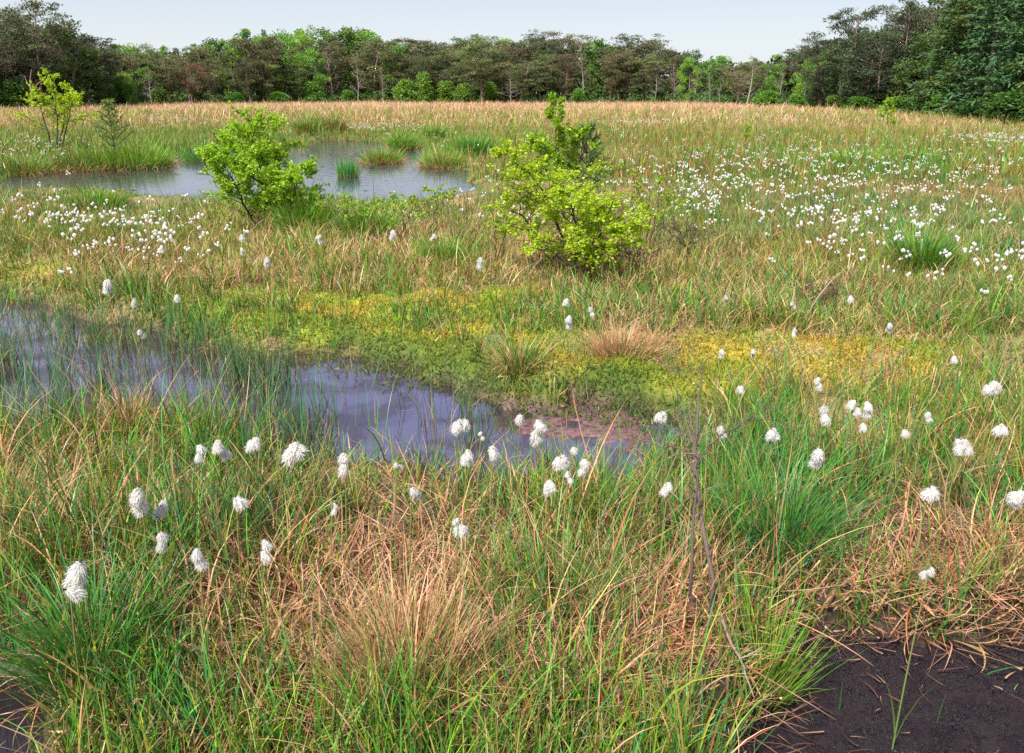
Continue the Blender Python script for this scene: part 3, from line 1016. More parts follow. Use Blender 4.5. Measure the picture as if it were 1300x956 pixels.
# pondside birch on the left
d = 9.6
shrub('birch_shrub', [S((338, 296, d), (336, 250, d), (330, 210, d), (320, 180, d), (323, 156, d)),
                      S((330, 296, d), (308, 255, d - .1), (290, 222, d - .3), (280, 195, d - .3)),
                      S((342, 296, d), (352, 255, d + .2), (356, 225, d + .3), (353, 192, d + .2)),
                      S((345, 296, d), (370, 255, d - .2), (386, 215, d - .3)),
                      S((334, 296, d), (322, 250, d + .4), (305, 215, d + .5), (300, 186, d + .4))],
      'bushy mid green birch with open top between cottongrass drift and far pond', 'birch', .034, GRN, 25, .50, 8, 20, .12, r0=.015, taper=.5)
# yellow leaning bush in the centre
d = 7.1
shrub('birch_shrub', [S((735, 348, d), (716, 300, d), (700, 262, d - .1), (684, 236, d - .2), (655, 205, d - .3), (632, 192, d - .3)),
                      S((738, 348, d), (728, 300, d - .3), (745, 265, d - .4), (775, 262, d - .5)),
                      S((740, 348, d), (750, 305, d - .4), (775, 290, d - .6), (795, 290, d - .7)),
                      S((736, 348, d), (722, 305, d + .3), (712, 262, d + .4), (700, 225, d + .3)),
                      S((733, 348, d), (690, 310, d - .1), (668, 280, d), (650, 245, d)),
                      S((742, 348, d), (768, 318, d - .5), (790, 312, d - .6)), 
                      S((738, 348, d), (734, 290, d - .6), (720, 245, d - .7))],
      'leaning yellow leafed birch bush with bent dark stem in meadow centre', 'birch', .030, YEL, 13, .60, 8, 16, .25, flat=.6, r0=.014, up=-.02)
# taller, thinner green birch behind
d = 9.0
shrub('birch_shrub', [S((716, 280, d), (712, 235, d), (706, 190, d), (704, 155, d), (707, 128, d)),
                      S((720, 280, d), (730, 230, d + .2), (737, 190, d + .2), (735, 165, d + .2)),
                      S((715, 280, d), (700, 230, d), (686, 195, d), (678, 178, d))],
      'tall slim green birch rising behind the yellow leaning bush', 'birch', .031, LIM, 15, .36, 8, 15, .3, r0=.012)
# pale sapling far left
d = 21.5
shrub('birch_sapling', [S((72, 196, d), (74, 160, d), (70, 125, d), (63, 90, d)),
                        S((70, 196, d), (60, 165, d), (52, 135, d), (44, 122, d)),
                        S((76, 196, d), (84, 165, d), (90, 135, d), (94, 125, d)), 
                        S((74, 196, d), (78, 165, d + .5), (84, 140, d + .5), (82, 112, d + .5))],
      'airy yellow green birch sapling at left end of the far pond', 'birch', .05, YEL, 7, .85, 7, 14, .28, r0=.022)
# young saplings around the centre
d = 8.0
shrub('birch_sapling', [S((820, 322, d), (826, 280, d), (812, 245, d), (795, 212, d)), S((822, 322, d), (834, 270, d), (838, 230, d)), S((824, 322, d), (842, 280, d), (848, 245, d))],
      'thin lime leafed sapling right of the yellow bush', 'sapling', .034, LIM, 9, .24, 4, 5, .35, r0=.008)
d = 7.3
shrub('birch_sapling', [S((628, 330, d), (632, 290, d), (622, 262, d)), S((630, 330, d), (640, 295, d), (650, 275, d))],
      'small sparse sapling left of the yellow bush', 'sapling', .03, LIM, 10, .2, 4, 4, .3, r0=.006)
d = 8.3
shrub('birch_sapling', [S((508, 305, d), (514, 275, d), (505, 248, d)), S((510, 305, d), (522, 270, d), (535, 245, d)), S((508, 305, d), (495, 275, d), (487, 255, d))],
      'low lime sapling by the pond shore left of the bare shrub', 'sapling', .036, LIM, 9, .28, 4, 6, .3, r0=.006)
d = 8.6
shrub('birch_sapling', [S((548, 300, d), (552, 262, d), (556, 235, d)), S((550, 300, d), (562, 262, d), (574, 240, d))],
      'slim lime sapling in front of the right end of the pond', 'sapling', .034, LIM, 9, .22, 4, 5, .35, r0=.006)
d = 8.8
shrub('birch_sapling', [S((432, 292, d), (440, 268, d), (436, 248, d)), S((432, 292, d), (424, 268, d), (415, 252, d)), S((434, 292, d), (455, 270, d), (468, 256, d))],
      'knee high lime bush between pondside birch and small saplings', 'sapling', .036, LIM, 10, .26, 4, 6, .2, r0=.006)
d = 11.5
shrub('birch_sapling', [S((636, 250, d), (640, 205, d), (644, 165, d), (648, 152, d)), S((636, 250, d), (628, 215, d), (620, 195, d))],
      'very thin pale sapling behind the left branch of yellow bush', 'sapling', .04, LIM, 5, .25, 3, 4, .3, r0=.006)
d = 7.4
shrub('birch_sapling', [S((868, 300, d), (878, 262, d), (868, 240, d)), S((866, 300, d), (852, 270, d), (858, 248, d))],
      'wispy small sapling at the edge of right cottongrass', 'sapling', .03, LIM, 8, .2, 3, 4, .3, r0=.005)
d = 38
shrub('birch_sapling', [S((1127, 172, d), (1126, 150, d), (1128, 128, d))], 'lone small green sapling far out in the right moor grass', 'sapling', .13, LIM, 6, .5, 5, 6, .25, r0=.02)
d = 60
shrub('birch_sapling', [S((946, 185, 21), (948, 172, 21), (947, 160, 21))], 'tiny green sapling in the meadow near the right birch trees', 'sapling', .08, LIM, 8, .2, 4, 4, .3, r0=.01)

# bare brown shrubs and heather
d = 8.3
shrub('bare_shrub', [S((578, 322, d), (570, 280, d), (562, 240, d)), S((580, 322, d), (585, 270, d), (580, 225, d)), S((582, 322, d), (598, 275, d), (612, 232, d)),
                     S((579, 322, d), (575, 270, d), (574, 236, d)), S((583, 322, d), (592, 268, d), (596, 230, d)), S((584, 322, d), (604, 285, d), (620, 262, d))],
      'bare upright brown twiggy shrub right of the lime saplings', 'shrub', .02, [(.16, .10, .03), (.12, .16, .03)], 8, .22, 2, 1, .2, r0=.006, stemcol=(.12, .07, .05))
for (u, v, d, w, h, lab) in [(815, 345, 7.0, 60, 50, 'grey brown heather mound right of the yellow bush'), (745, 362, 6.8, 55, 45, 'dark heather thicket at the foot of the yellow bush'),
                             (880, 318, 8.0, 50, 36, 'grey heather clump between sapling and right cottongrass'), (1040, 392, 5.9, 50, 34, 'low brown heather clump on the right mossy bank'),
                             (700, 335, 7.6, 40, 40, 'brown heather twigs left of the bent birch stem')]:
    st = [S((u + rng.uniform(-8, 8), v, d), (u + a * .5, v - h * .55, d + b * .5), (u + a, v - h * rng.uniform(.75, 1.1), d + b))
          for a, b in zip(rng.uniform(-w, w, 16), rng.uniform(-.5, .5, 16))]
    for s in st: s[0] = st[0][0]
    shrub('heather', st, lab, 'heather', .014, [(.13, .10, .05), (.10, .11, .04), (.17, .12, .08)], 16, .10, 3, 3, .25, r0=.004, stemcol=(.13, .09, .07))

# dead sapling and sticks in the foreground
def twig_thing(name, lines, label, cat, colr, side=0, r=.006):
    base = np.array(lines[0][0], float)
    root = bpy.data.objects.new(name, None)
    col.objects.link(root)
    root.location = base
    tag(root, label, cat)
    for i, (ln, rr) in enumerate(zip(lines, r)):
        w = Parts()
        pts = smooth_path(ln, 16) - base
        pts[1:-1] += rng.normal(size=(14, 3)) * (.0045 if side else .0012)
        grow(w, pts, rr, rr * .35, 7, np.array(colr) * rng.uniform(.8, 1.2))
        link('stem' if i < 2 else 'branch', w.build('stem', [M_WOOD], True), root)
        if side:
            w = Parts()
            for k in range(side):
                p, dd = interp(pts, rng.uniform(.3, 1))
                b = path(p, dd / np.linalg.norm(dd) + rng.normal(size=3) * .7, rng.uniform(.06, .22), 5, .18)
                grow(w, b, rr * .28, rr * .1, 4, np.array(colr) * rng.uniform(.9, 1.5))
            link('twig', w.build('twig', [M_WOOD], True), root)
    return root


d = 2.02
twig_thing('dead_sapling', [S((905, 800, d), (905, 735, d), (887, 640, d + .1), (880, 570, d + .2), (886, 520, d + .25), (888, 470, d + .3)),
                            S((880, 770, d), (874, 735, d), (884, 640, d + .05), (884, 590, d + .1), (878, 545, d + .15)),
                            S((884, 590, d + .1), (905, 560, d + .2), (945, 535, d + .3), (985, 520, d + .35)),
                            S((884, 600, d + .1), (868, 560, d + .2), (862, 520, d + .3)),
                            S((884, 580, d + .1), (850, 565, d + .2), (815, 560, d + .25), (790, 575, d + .3))],
           'leafless grey brown sapling with fine twigs standing in foreground sedge', 'dead sapling', (.11, .075, .07), 9, (.0075, .006, .003, .003, .003))
d = 1.80
twig_thing('fallen_stick', [[(*G(914, 778, .22), .22), (*G(926, 812, .21), .21), (*G(941, 838, .20), .20), (*G(957, 885, .15), .15)], [(*G(939, 836, .20), .20), (*G(950, 832, .21), .21), (*G(966, 822, .23), .23)]],
           'pale peeled forked stick lying beside bright green tussock', 'stick', (.26, .18, .15), 0, (.0055, .003))
twig_thing('fallen_stick', [[(*G(800, 880, .07), .07), (*G(840, 858, .08), .08), (*G(880, 845, .08), .08)]],
           'dark fallen twig under sedge left of the pale stick', 'stick', (.09, .05, .06), 0, (.006,))
twig_thing('fallen_stick', [[(*G(965, 850, .03), .03), (*G(1000, 826, .05), .05), (*G(1042, 806, .06), .06)]],
           'reddish dead root poking out over the wet peat', 'root', (.16, .08, .07), 0, (.006,))


# young pines
def young_pine(u, vb, d, h, label, cols):
    base = np.array(P(u, vb, d))
    root = bpy.data.objects.new('young_pine', None)
    col.objects.link(root)
    root.location = base
    tag(root, label, 'young pine')
    w = Parts()
    pts = path((0, 0, 0), (0, 0, 1), h, 6, .04)
    grow(w, pts, h * .018, h * .006, 6, (.10, .07, .05))
    bp, ba = [], []
    for t in np.linspace(.15, .98, 7):
        p, _ = interp(pts, t)
        for a in np.linspace(0, 6.28, 6)[:-1] + rng.uniform(0, 1):
            L = h * .48 * (1.05 - t) + h * .08
            b = path(p, (math.cos(a), math.sin(a), .55), L, 4, .08, .12)
            grow(w, b, h * .008, h * .003, 4, (.10, .08, .05))
            for k in range(46):
                q_, dd = interp(b, rng.uniform(.2, 1))
                bp.append(q_); ba.append(dd / np.linalg.norm(dd) + rng.normal(size=3) * .6)
    bp = np.array(bp); ba = np.array(ba)
    link('trunk', w.build('trunk', [M_WOOD], True), root)
    V, Q, K = leaves(bp, h * .085, .14, .0, np.array(cols)[rng.integers(0, len(cols), len(bp))], ba)
    link('crown', mesh_np('crown', V, Q, None, K, [M_SPRUCE]), root)


young_pine(146, 196, 19.5, 1.15, 'young bushy pine behind the big pond tussock', [(.10, .17, .03), (.13, .20, .03)])
young_pine(744, 262, 10.4, .95, 'young dark green pine half hidden behind the yellow bush', [(.04, .10, .03), (.06, .12, .03)])

# ------------------------------------------------------------------ cottongrass
def tuft_data(seed, hairs=460, sub=(14, 10), lo=False):
    r = np.random.default_rng(seed)
    p = Parts()
    nu, nv = sub
    # drop shaped woolly core, hanging from the origin; unit length
    a = np.linspace(0, 2 * math.pi, nu, endpoint=False)
    t = np.linspace(0, 1, nv)
    rad = .27 * np.sin(np.pi * np.clip(t, 0.0, 1) ** .95) ** .7 * (.8 + .35 * t)
    rad[-1] = .02
    rad = .24 * np.sin(np.pi * t ** 1.25) ** .6 * (.75 + .4 * t)
    jit = 1 + .10 * r.normal(size=(nv, nu))
    X = rad[:, None] * np.cos(a) * jit
    Y = rad[:, None] * np.sin(a) * jit
    Z = -t[:, None] * .86 + .03 * r.normal(size=(nv, nu))
    i = np.arange(nv - 1)[:, None] * nu
    j = np.arange(nu)[None]
    q = np.stack([i + j, i + (j + 1) % nu, i + nu + (j + 1) % nu, i + nu + j], -1).reshape(-1, 4)
    p.add(np.stack([X, Y, Z], -1), q, None, (.86, .85, .83))
    if hairs:
        th = r.uniform(0, 6.28, hairs)
        tt = r.uniform(.0, .9, hairs)
        rr = .20 * np.sin(np.pi * np.clip(tt, .04, 1) ** 1.25) ** .6
        b = np.stack([rr * np.cos(th), rr * np.sin(th), -tt * .86], -1)
        wild = r.uniform(0, 1, hairs) < .10
        V, Q, K = blades(b, np.where(wild, r.uniform(.18, .38, hairs), r.uniform(.16, .42, hairs)), th + r.normal(0, .35, hairs),
                         np.where(wild, r.uniform(.9, 2.0, hairs), r.uniform(1.9, 2.5, hairs)), r.uniform(.2, .7, hairs), np.where(wild, .018, .045),
                         np.array([.82, .80, .77]), np.array([.80, .78, .75]), 3)
        p.add(V, Q, None, K)
    v, q = tube([(0, 0, .10), (0, 0, .02), (0, 0, -.10)], [.03, .05, .04], 6)
    p.add(v, q, None, (.20, .13, .08))
    return p.build('white_tuft', [M_COTTON], not lo)


TUFTS = [tuft_data(100 + i) for i in range(7)]


def stem_mesh(h, lean_x, lean_y, r=.0016):
    p = Parts()
    t = np.linspace(0, 1, 8)
    pts = np.stack([lean_x * t ** 2, lean_y * t ** 2, h * t], -1)
    v, q = tube(pts, np.linspace(r, r * .7, 8), 5)
    c = np.repeat(np.array([.12, .22, .04]) + (np.array([.24, .20, .07]) - np.array([.12, .22, .04])) * t[:, None], 5, 0)
    p.add(v, q, None, c)
    # two leaves hugging the stem and small bracts under the head
    V, Q, K = blades(np.array([[0, 0, .02], [0, 0, .04], [lean_x, lean_y, h - .01], [lean_x, lean_y, h - .01]]), [h * .6, h * .5, .05, .04], rng.uniform(0, 6.28, 4), [.15, .2, .9, 1.0],
                     [.7, .5, .6, .5], [.004, .004, .004, .004], (.08, .16, .03), (.14, .17, .04), 4)
    p.add(V, Q, None, K)
    return p.build('stem', [M_STEM], True)


def cotton_plant(u, v, px, k, label, h=None, group=None, brown=False):
    """head centre at (u, v), px = height of the head cluster in a 1300 px picture"""
    h = h or rng.uniform(.36, .46)
    x, y = G(u, v, h + .10)
    zg = max(float(terrain(np.array([x]), np.array([y]))[0]), -.02)
    dist = math.hypot(math.hypot(x, y), EYE - zg - h)
    size = .9 * px / F * dist                                # metres
    top = h + .10 - zg + size * .5
    root = bpy.data.objects.new('cottongrass', None)
    col.objects.link(root)
    root.location = (x - .02, y, zg)
    root.rotation_euler = (0, 0, 0)
    tag(root, label, 'cottongrass', group)
    lx, ly = .02, rng.uniform(-.02, .02)
    link('stem', stem_mesh(top, lx, ly, .0024), root)
    lt = size * (1.0 if k == 1 else .62)
    for i in range(k):
        if k == 1: ox, oz = 0, 0
        elif k == 2: ox, oz = (rng.uniform(-.1, .1) * size, 0) if i == 0 else (rng.uniform(-.16, .16) * size, -.42 * size)
        else:
            a = i * 2.1 + rng.uniform(0, .6)
            ox, oz = (math.cos(a) * .26 * size, -rng.uniform(0, .38) * size) if i else (0, 0)
        oy = rng.uniform(-.012, .012) - .006
        o = link('white_tuft', TUFTS[rng.integers(0, 7)], root, (lx + ox, ly + oy, top + oz + .0),
                 (rng.normal(0, .22), rng.normal(0, .3) + ox * 6, rng.uniform(0, 6.28)), (lt * rng.uniform(.85, 1.1), lt * rng.uniform(.85, 1.1), lt * rng.uniform(.9, 1.1)))
    return root


FRONT = [
    (281, 569, 32, 2, 'two stacked white heads, tallest of trio at left pool edge'),
    (256, 576, 26, 2, 'small paired heads just left of the tall stacked pair'),
    (326, 568, 31, 3, 'tight white head between stacked pair and biggest fluffy head'),
    (375, 579, 42, 3, 'biggest bushy drooping white head at the left pool edge'),
    (441, 586, 32, 2, 'two separate oval white tufts one above the other'),
    (504, 592, 14, 2, 'tiny brownish white head right of the two oval tufts'),
    (585, 543, 31, 4, 'full white head standing out against the open pool'),
    (594, 579, 27, 3, 'three tufted head just below the full pool head'),
    (628, 580, 28, 3, 'ragged thin head right of the three tufted head'),
    (611, 555, 12, 2, 'tiny paired head in front of the pool mud'),
    (662, 532, 17, 1, 'small single tuft left of the tall double head'),
    (679, 546, 38, 2, 'tall double head with skirted lower tuft before the mud'),
    (727, 571, 13, 1, 'small single tuft above the pair of clustered heads'),
    (714, 592, 32, 3, 'upper clustered head of the group below the mud'),
    (741, 590, 26, 2, 'shaggy two tufted head right of the clustered heads'),
    (698, 617, 27, 3, 'lower left clustered head of the group below the mud'),
    (722, 606, 18, 2, 'small head tucked between the clustered heads below the mud'),
    (524, 625, 24, 2, 'greyish ragged head low in centre foreground sedge'),
    (183, 636, 40, 2, 'tall narrow double head in the left foreground'),
    (212, 643, 28, 3, 'three tufted head right of the tall narrow double head'),
    (302, 638, 22, 1, 'neat single oval tuft alone in left foreground sedge'),
    (422, 648, 17, 2, 'flat small head on green sedge below the oval tufts'),
    (205, 689, 27, 2, 'thin wispy head below the three tufted left head'),
    (255, 709, 31, 2, 'wind blown shaggy head over dead litter at left'),
    (110, 722, 33, 1, 'broad skirted single tuft nearest the left corner'),
    (89, 757, 25, 1, 'thin spent tuft below the broad skirted one'),
    (335, 693, 29, 2, 'spreading two tufted head beside dead grass at left'),
    (583, 661, 13, 1, 'small round tuft above the centre foreground cluster'),
    (589, 681, 30, 3, 'clustered head nearest the dead tussock in centre foreground'),
    (850, 625, 24, 3, 'plump broad head left of the dead sapling'),
    (841, 531, 24, 3, 'three small tufts at the right end of the pool'),
    (917, 551, 21, 2, 'ragged head beside the tip of the dead sapling'),
    (941, 496, 17, 3, 'trio of little tufts above the dead sapling'),
    (984, 556, 25, 3, 'pinkish white head over lush sedge right of dead sapling'),
    (1038, 582, 32, 2, 'largest plump head in the right foreground sedge'),
    (1041, 488, 19, 2, 'small paired head at the foot of right yellow moss'),
    (1049, 527, 27, 2, 'long paired head above the largest plump right head'),
    (1083, 516, 23, 2, 'round paired head right of the long paired head'),
    (1098, 520, 25, 2, 'narrow greyish head touching the round paired head'),
    (1094, 541, 13, 1, 'tiny spent tuft under the narrow greyish head'),
    (1144, 548, 13, 1, 'little lone tuft between right heads and brown seedhead'),
    (1177, 529, 16, 2, 'flat brown tinged head on yellow moss at right'),
    (1222, 569, 25, 4, 'knobbly four tufted head near the right edge'),
    (1262, 495, 23, 5, 'wide five tufted head highest at the right edge'),
    (1269, 547, 22, 3, 'three round tufts below the wide five tufted head'),
    (1179, 627, 27, 3, 'drooping head above the flattened brown litter at right'),
    (1288, 631, 29, 3, 'large clustered head at the extreme right edge'),
    (1182, 731, 20, 2, 'low head lying on dead grass above the peat'),
    (916, 449, 15, 2, 'slender double head left of the moss patch at right'),
    (958, 449, 13, 2, 'small double head in olive grass at right centre'),
    (1006, 421, 13, 2, 'side by side small tufts above the right moss'),
    (1130, 417, 15, 2, 'small double head over orange moss at right'),
    (1205, 453, 10, 1, 'tiny tuft by itself near the right moss'),
    (723, 409, 21, 2, 'bright double head on the bank above the moss'),
    (720, 384, 12, 1, 'little tuft above the bright double bank head'),
    (752, 397, 15, 2, 'loose pair of tufts right of the bright bank head'),
    (139, 364, 21, 2, 'double head on left bank above the reedy pool'),
    (169, 385, 13, 2, 'small double head right of the left bank pair'),
    (182, 423, 13, 2, 'double head right at the shore of the reedy pool'),
    (225, 379, 11, 1, 'tiny tuft on the left bank over straw'),
    (308, 304, 15, 3, 'loose head below the pondside birch trunk'),
    (307, 319, 11, 2, 'small low head under the loose birch foot head'),
    (338, 334, 17, 2, 'double head in front of the pondside birch'),
    (608, 335, 19, 2, 'slender double head between bare shrub and yellow bush'),
    (498, 299, 16, 2, 'double head beside the low lime sapling'),
    (551, 302, 12, 2, 'small head among the slim lime sapling stems'),
    (1008, 388, 11, 2, 'small head in brown grass below the right drift'),
    (921, 380, 11, 2, 'small twin tufts in straw right of heather mound'),
    (1080, 380, 11, 1, 'single small tuft under the right rush clump'),
    (408, 305, 14, 3, 'little trio right of the pondside birch foot'),
]
for u, v, px, k, lab in FRONT:
    cotton_plant(u, v, px, k, lab)


def small_cotton(seed):
    """stem and tufts in one mesh, for plants a few pixels high"""
    r = np.random.default_rng(seed)
    p = Parts()
    h = 1.0
    v, q = tube([(0, 0, 0), (.01, 0, .5), (.03, .01, 1)], [.004, .0035, .003], 4)
    p.add(v, q, None, (.10, .15, .04))
    for i in range(r.integers(2, 5)):
        c = np.array([.03 + r.normal() * .05, r.normal() * .05, 1.0 - r.uniform(0, .13)])
        nu, nv = 7, 6
        a = np.linspace(0, 6.28, nu, endpoint=False)
        t = np.linspace(0, 1, nv)
        rad = .030 * np.sin(np.pi * np.clip(t, .02, .98) ** .8) ** .7
        jit = 1 + .2 * r.normal(size=(nv, nu))
        V = np.stack([rad[:, None] * np.cos(a) * jit, rad[:, None] * np.sin(a) * jit, -.085 * t[:, None] + 0 * jit], -1).reshape(-1, 3)
        th = r.normal(0, .4)
        V = np.stack([V[:, 0] * math.cos(th) - V[:, 2] * math.sin(th), V[:, 1], V[:, 0] * math.sin(th) + V[:, 2] * math.cos(th)], -1)
        ii_ = np.arange(nv - 1)[:, None] * nu
        jj = np.arange(nu)[None]
        qq = np.stack([ii_ + jj, ii_ + (jj + 1) % nu, ii_ + nu + (jj + 1) % nu, ii_ + nu + jj], -1).reshape(-1, 4)
        p.add(V + c, qq, None, (.84, .83, .81))
    return p


SMALL = [small_cotton(300 + i) for i in range(10)]


def split_mats(p, name):
    v = np.concatenate(p.v); q = np.concatenate(p.q); c = np.concatenate(p.c)
    fm = (c[q[:, 0], 0] > .5).astype(int)
    return mesh_np(name, v, q, None, c, [M_STEM, M_COTTON], fm, True)


SMALLME = [split_mats(p, 'cottongrass') for p in SMALL]


def drift(n, blobs, label, group):
    """blobs: (u, v, su, sv, weight) of the heads"""
    ws = np.array([b[4] for b in blobs], float)
    ws /= ws.sum()
    for i in range(n):
        b = blobs[rng.choice(len(blobs), p=ws)]
        u = rng.normal(b[0], b[1 + 1])
        v = rng.normal(b[1], b[3])
        h = rng.uniform(.34, .48)
        x, y = G(u, v, h + .08)
        if wsd(np.array([x]), np.array([y]))[0][0] < .1: 
            continue
        z = float(terrain(np.array([x]), np.array([y]))[0])
        o = link('cottongrass', SMALLME[rng.integers(0, 10)], None, (x, y, z), (rng.normal(0, .1), rng.normal(0, .1), rng.uniform(0, 6.28)), h * rng.uniform(.65, 1.05))
        tag(o, label, 'cottongrass', group)


drift(95, [(90, 275, 45, 16, 1.6), (50, 250, 25, 8, .6), (150, 262, 60, 16, 1.2), (215, 290, 35, 18, 1.5), (270, 268, 30, 14, .6), (160, 300, 60, 14, .6), (235, 265, 30, 10, .6)],
      'small white cottongrass in the left drift between far pond and reedy pool', 'cottongrass of the left drift')
drift(125, [(1110, 300, 40, 12, 1.6), (1030, 255, 50, 16, 1.1), (1130, 245, 50, 14, 1.2), (1180, 285, 30, 18, .9), (1260, 345, 22, 9, .6), (930, 235, 40, 16, .7), (1200, 310, 30, 12, .7),
            (1060, 285, 30, 14, .8), (1290, 300, 15, 15, .4), (880, 240, 20, 10, .4)],
      'small white cottongrass in the broad drift across the right meadow', 'cottongrass of the right drift')


def cotton_stuff():
    specs = [(260, 1060, 215, 170, 34), (120, 700, 160, 120, 14), (200, 1000, 190, 140, 14), (140, 1140, 205, 130, 16), (60, 930, 225, 80, 18), (160, 500, 162, 40, 8), (170, 225, 146, 45, 4), (170, 1262, 171, 28, 4), (50, 1265, 310, 40, 30),
             (90, 45, 178, 40, 6), (60, 880, 225, 30, 25), (60, 1050, 300, 90, 20), (70, 120, 280, 80, 20), (50, 460, 158, 16, 3), (90, 700, 240, 90, 20), (120, 820, 150, 40, 2.5), (120, 950, 143, 40, 2.5), (90, 1040, 148, 60, 3), (60, 320, 150, 60, 4)]
    P_ = Parts()
    for n, u0, v0, su, sv in specs:
        u = rng.normal(u0, su, n); v = rng.normal(v0, sv, n)
        h = rng.uniform(.34, .48, n)
        g = G(u, v, .50)
        ok = (g[:, 1] > 8) & (g[:, 1] < 80)
        ok &= wsd(g[:, 0], g[:, 1])[0] > .1
        g = g[ok]
        z = terrain(g[:, 0], g[:, 1])
        for (x, y), zz, hh in zip(g, z, h[ok]):
            s = SMALL[rng.integers(0, 10)]
            a = rng.uniform(0, 6.28)
            V = np.concatenate(s.v) * hh * .8
            V = np.stack([V[:, 0] * math.cos(a) - V[:, 1] * math.sin(a) + x, V[:, 0] * math.sin(a) + V[:, 1] * math.cos(a) + y, V[:, 2] + zz], -1)
            P_.add(V, np.concatenate(s.q), None, np.concatenate(s.c))
    tag(link('far_cottongrass', split_mats(P_, 'far_cottongrass')), kind='stuff')


cotton_stuff()

# ------------------------------------------------------------------ the wood round the bog
def pine_parts(seed, H=12.0, col_a=(.13, .105, .053), col_b=(.085, .125, .042), tall=False, low=.30, nb=26):
    global rng
    keep = rng
    rng = np.random.default_rng(seed)
    w = Parts()
    tp = path((0, 0, 0), (0, 0, 1), H * .93, 9, .035)
    tp[:, :2] *= 1.3
    grow(w, tp, .19, .05, 7, (.19, .125, .11))
    cents, rads, cols = [], [], []
    for i in range(nb):
        t = low + (1 - low) * (i + rng.uniform(0, 1)) / nb
        p, d_ = interp(tp, t)
        a = rng.uniform(0, 6.28)
        L = H * (.30 * math.sin(math.pi * min(1, (1.12 - t) * 1.25)) + .05) * rng.uniform(.65, 1.15)
        b = path(p, (math.cos(a), math.sin(a), .35), L, 4, .12, .05)
        grow(w, b, .06, .02, 4, (.15, .10, .09))
        for s in (.55, .8, 1.0):
            q_, _ = interp(b, s)
            cents.append(q_ + rng.normal(size=3) * .25)
            rr = rng.uniform(.55, 1.1) * (1.0 if not tall else .8)
            rads.append((rr * 1.25, rr * 1.25, rr * .42))
            f = rng.uniform(0, 1)
            cols.append(np.array(col_a) * f + np.array(col_b) * (1 - f))
    for i in range(7):      # dead lower limbs
        p, d_ = interp(tp, rng.uniform(.18, .45))
        a = rng.uniform(0, 6.28)
        b = path(p, (math.cos(a), math.sin(a), .1), rng.uniform(.8, 2.2), 4, .2)
        grow(w, b, .03, .01, 4, (.17, .13, .13))
    V, Q, K = leafcloud(cents, rads, 75, .30, .42, .25, np.array(cols))
    out = (w.build('trunk', [M_WOOD], True), mesh_np('crown', V, Q, None, K, [M_NEEDLE]))
    rng = keep
    return out


def broad_parts(seed, H=10.0, col_a=(.10, .22, .03), col_b=(.16, .31, .04), low=.12):
    global rng
    keep = rng
    rng = np.random.default_rng(seed)
    w = Parts()
    tp = path((0, 0, 0), (0, 0, 1), H * .85, 7, .05)
    grow(w, tp, .17, .04, 7, (.14, .12, .11))
    cents, rads, cols = [], [], []
    for i in range(40):
        t = low + (1 - low) * (i + rng.uniform(0, 1)) / 40
        a = rng.uniform(0, 6.28)
        R_ = H * .27 * math.sin(math.pi * (0.12 + .80 * (t - low) / (1 - low))) * rng.uniform(.45, 1.05)
        c = np.array([math.cos(a) * R_, math.sin(a) * R_, H * t])
        p, _ = interp(tp, t * .9)
        if i % 3 == 0: grow(w, np.array([p, (p + c) / 2 + rng.normal(size=3) * .15, c]), .05, .015, 4, (.13, .11, .10))
        rr = rng.uniform(.6, 1.15)
        cents.append(c); rads.append((rr, rr, rr * .7))
        f = rng.uniform(0, 1)
        cols.append(np.array(col_a) * f + np.array(col_b) * (1 - f))
    V, Q, K = leafcloud(cents, rads, 110, .24, .75, .1, np.array(cols))
    out = (w.build('trunk', [M_WOOD], True), mesh_np('crown', V, Q, None, K, [M_TREELEAF]))
    rng = keep
    return out


def spruce_parts(seed, H=14.0, colr=(.034, .095, .036), colb=(.06, .14, .036)):
    global rng
    keep = rng
    rng = np.random.default_rng(seed)
    w = Parts()
    tp = path((0, 0, 0), (0, 0, 1), H, 8, .01)
    grow(w, tp, .2, .02, 7, (.10, .075, .065))
    pts, ax, cols = [], [], []
    nw = 30
    for i in range(nw):
        t = .06 + .93 * i / nw
        p, _ = interp(tp, t)
        for a in np.arange(6) * 1.047 + rng.uniform(0, 1):
            L = H * .23 * (1 - t) ** .8 * rng.uniform(.65, 1.2) + .15
            b = path(p, (math.cos(a), math.sin(a), .25 - .5 * (1 - t)), L, 4, .08, .02)
            if i % 2 == 0: grow(w, b, .03, .01, 3, (.10, .075, .065))
            m = int(10 + 10 * L)
            f = rng.uniform(0, 1)
            for k in range(m):
                s = rng.uniform(.1, 1) ** .7
                q_, d_ = interp(b, s)
                pts.append(q_ + rng.normal(size=3) * .1)
                ax.append(d_ / (np.linalg.norm(d_) + 1e-9) + rng.normal(size=3) * .5 + np.array([0, 0, -.3]))
                cols.append(np.array(colr) * f + np.array(colb) * (1 - f))
    V, Q, K = leaves(np.array(pts), .42, .34, .1, np.array(cols), np.array(ax))
    out = (w.build('trunk', [M_WOOD], True), mesh_np('crown', V, Q, None, K, [M_SPRUCE]))
    rng = keep
    return out


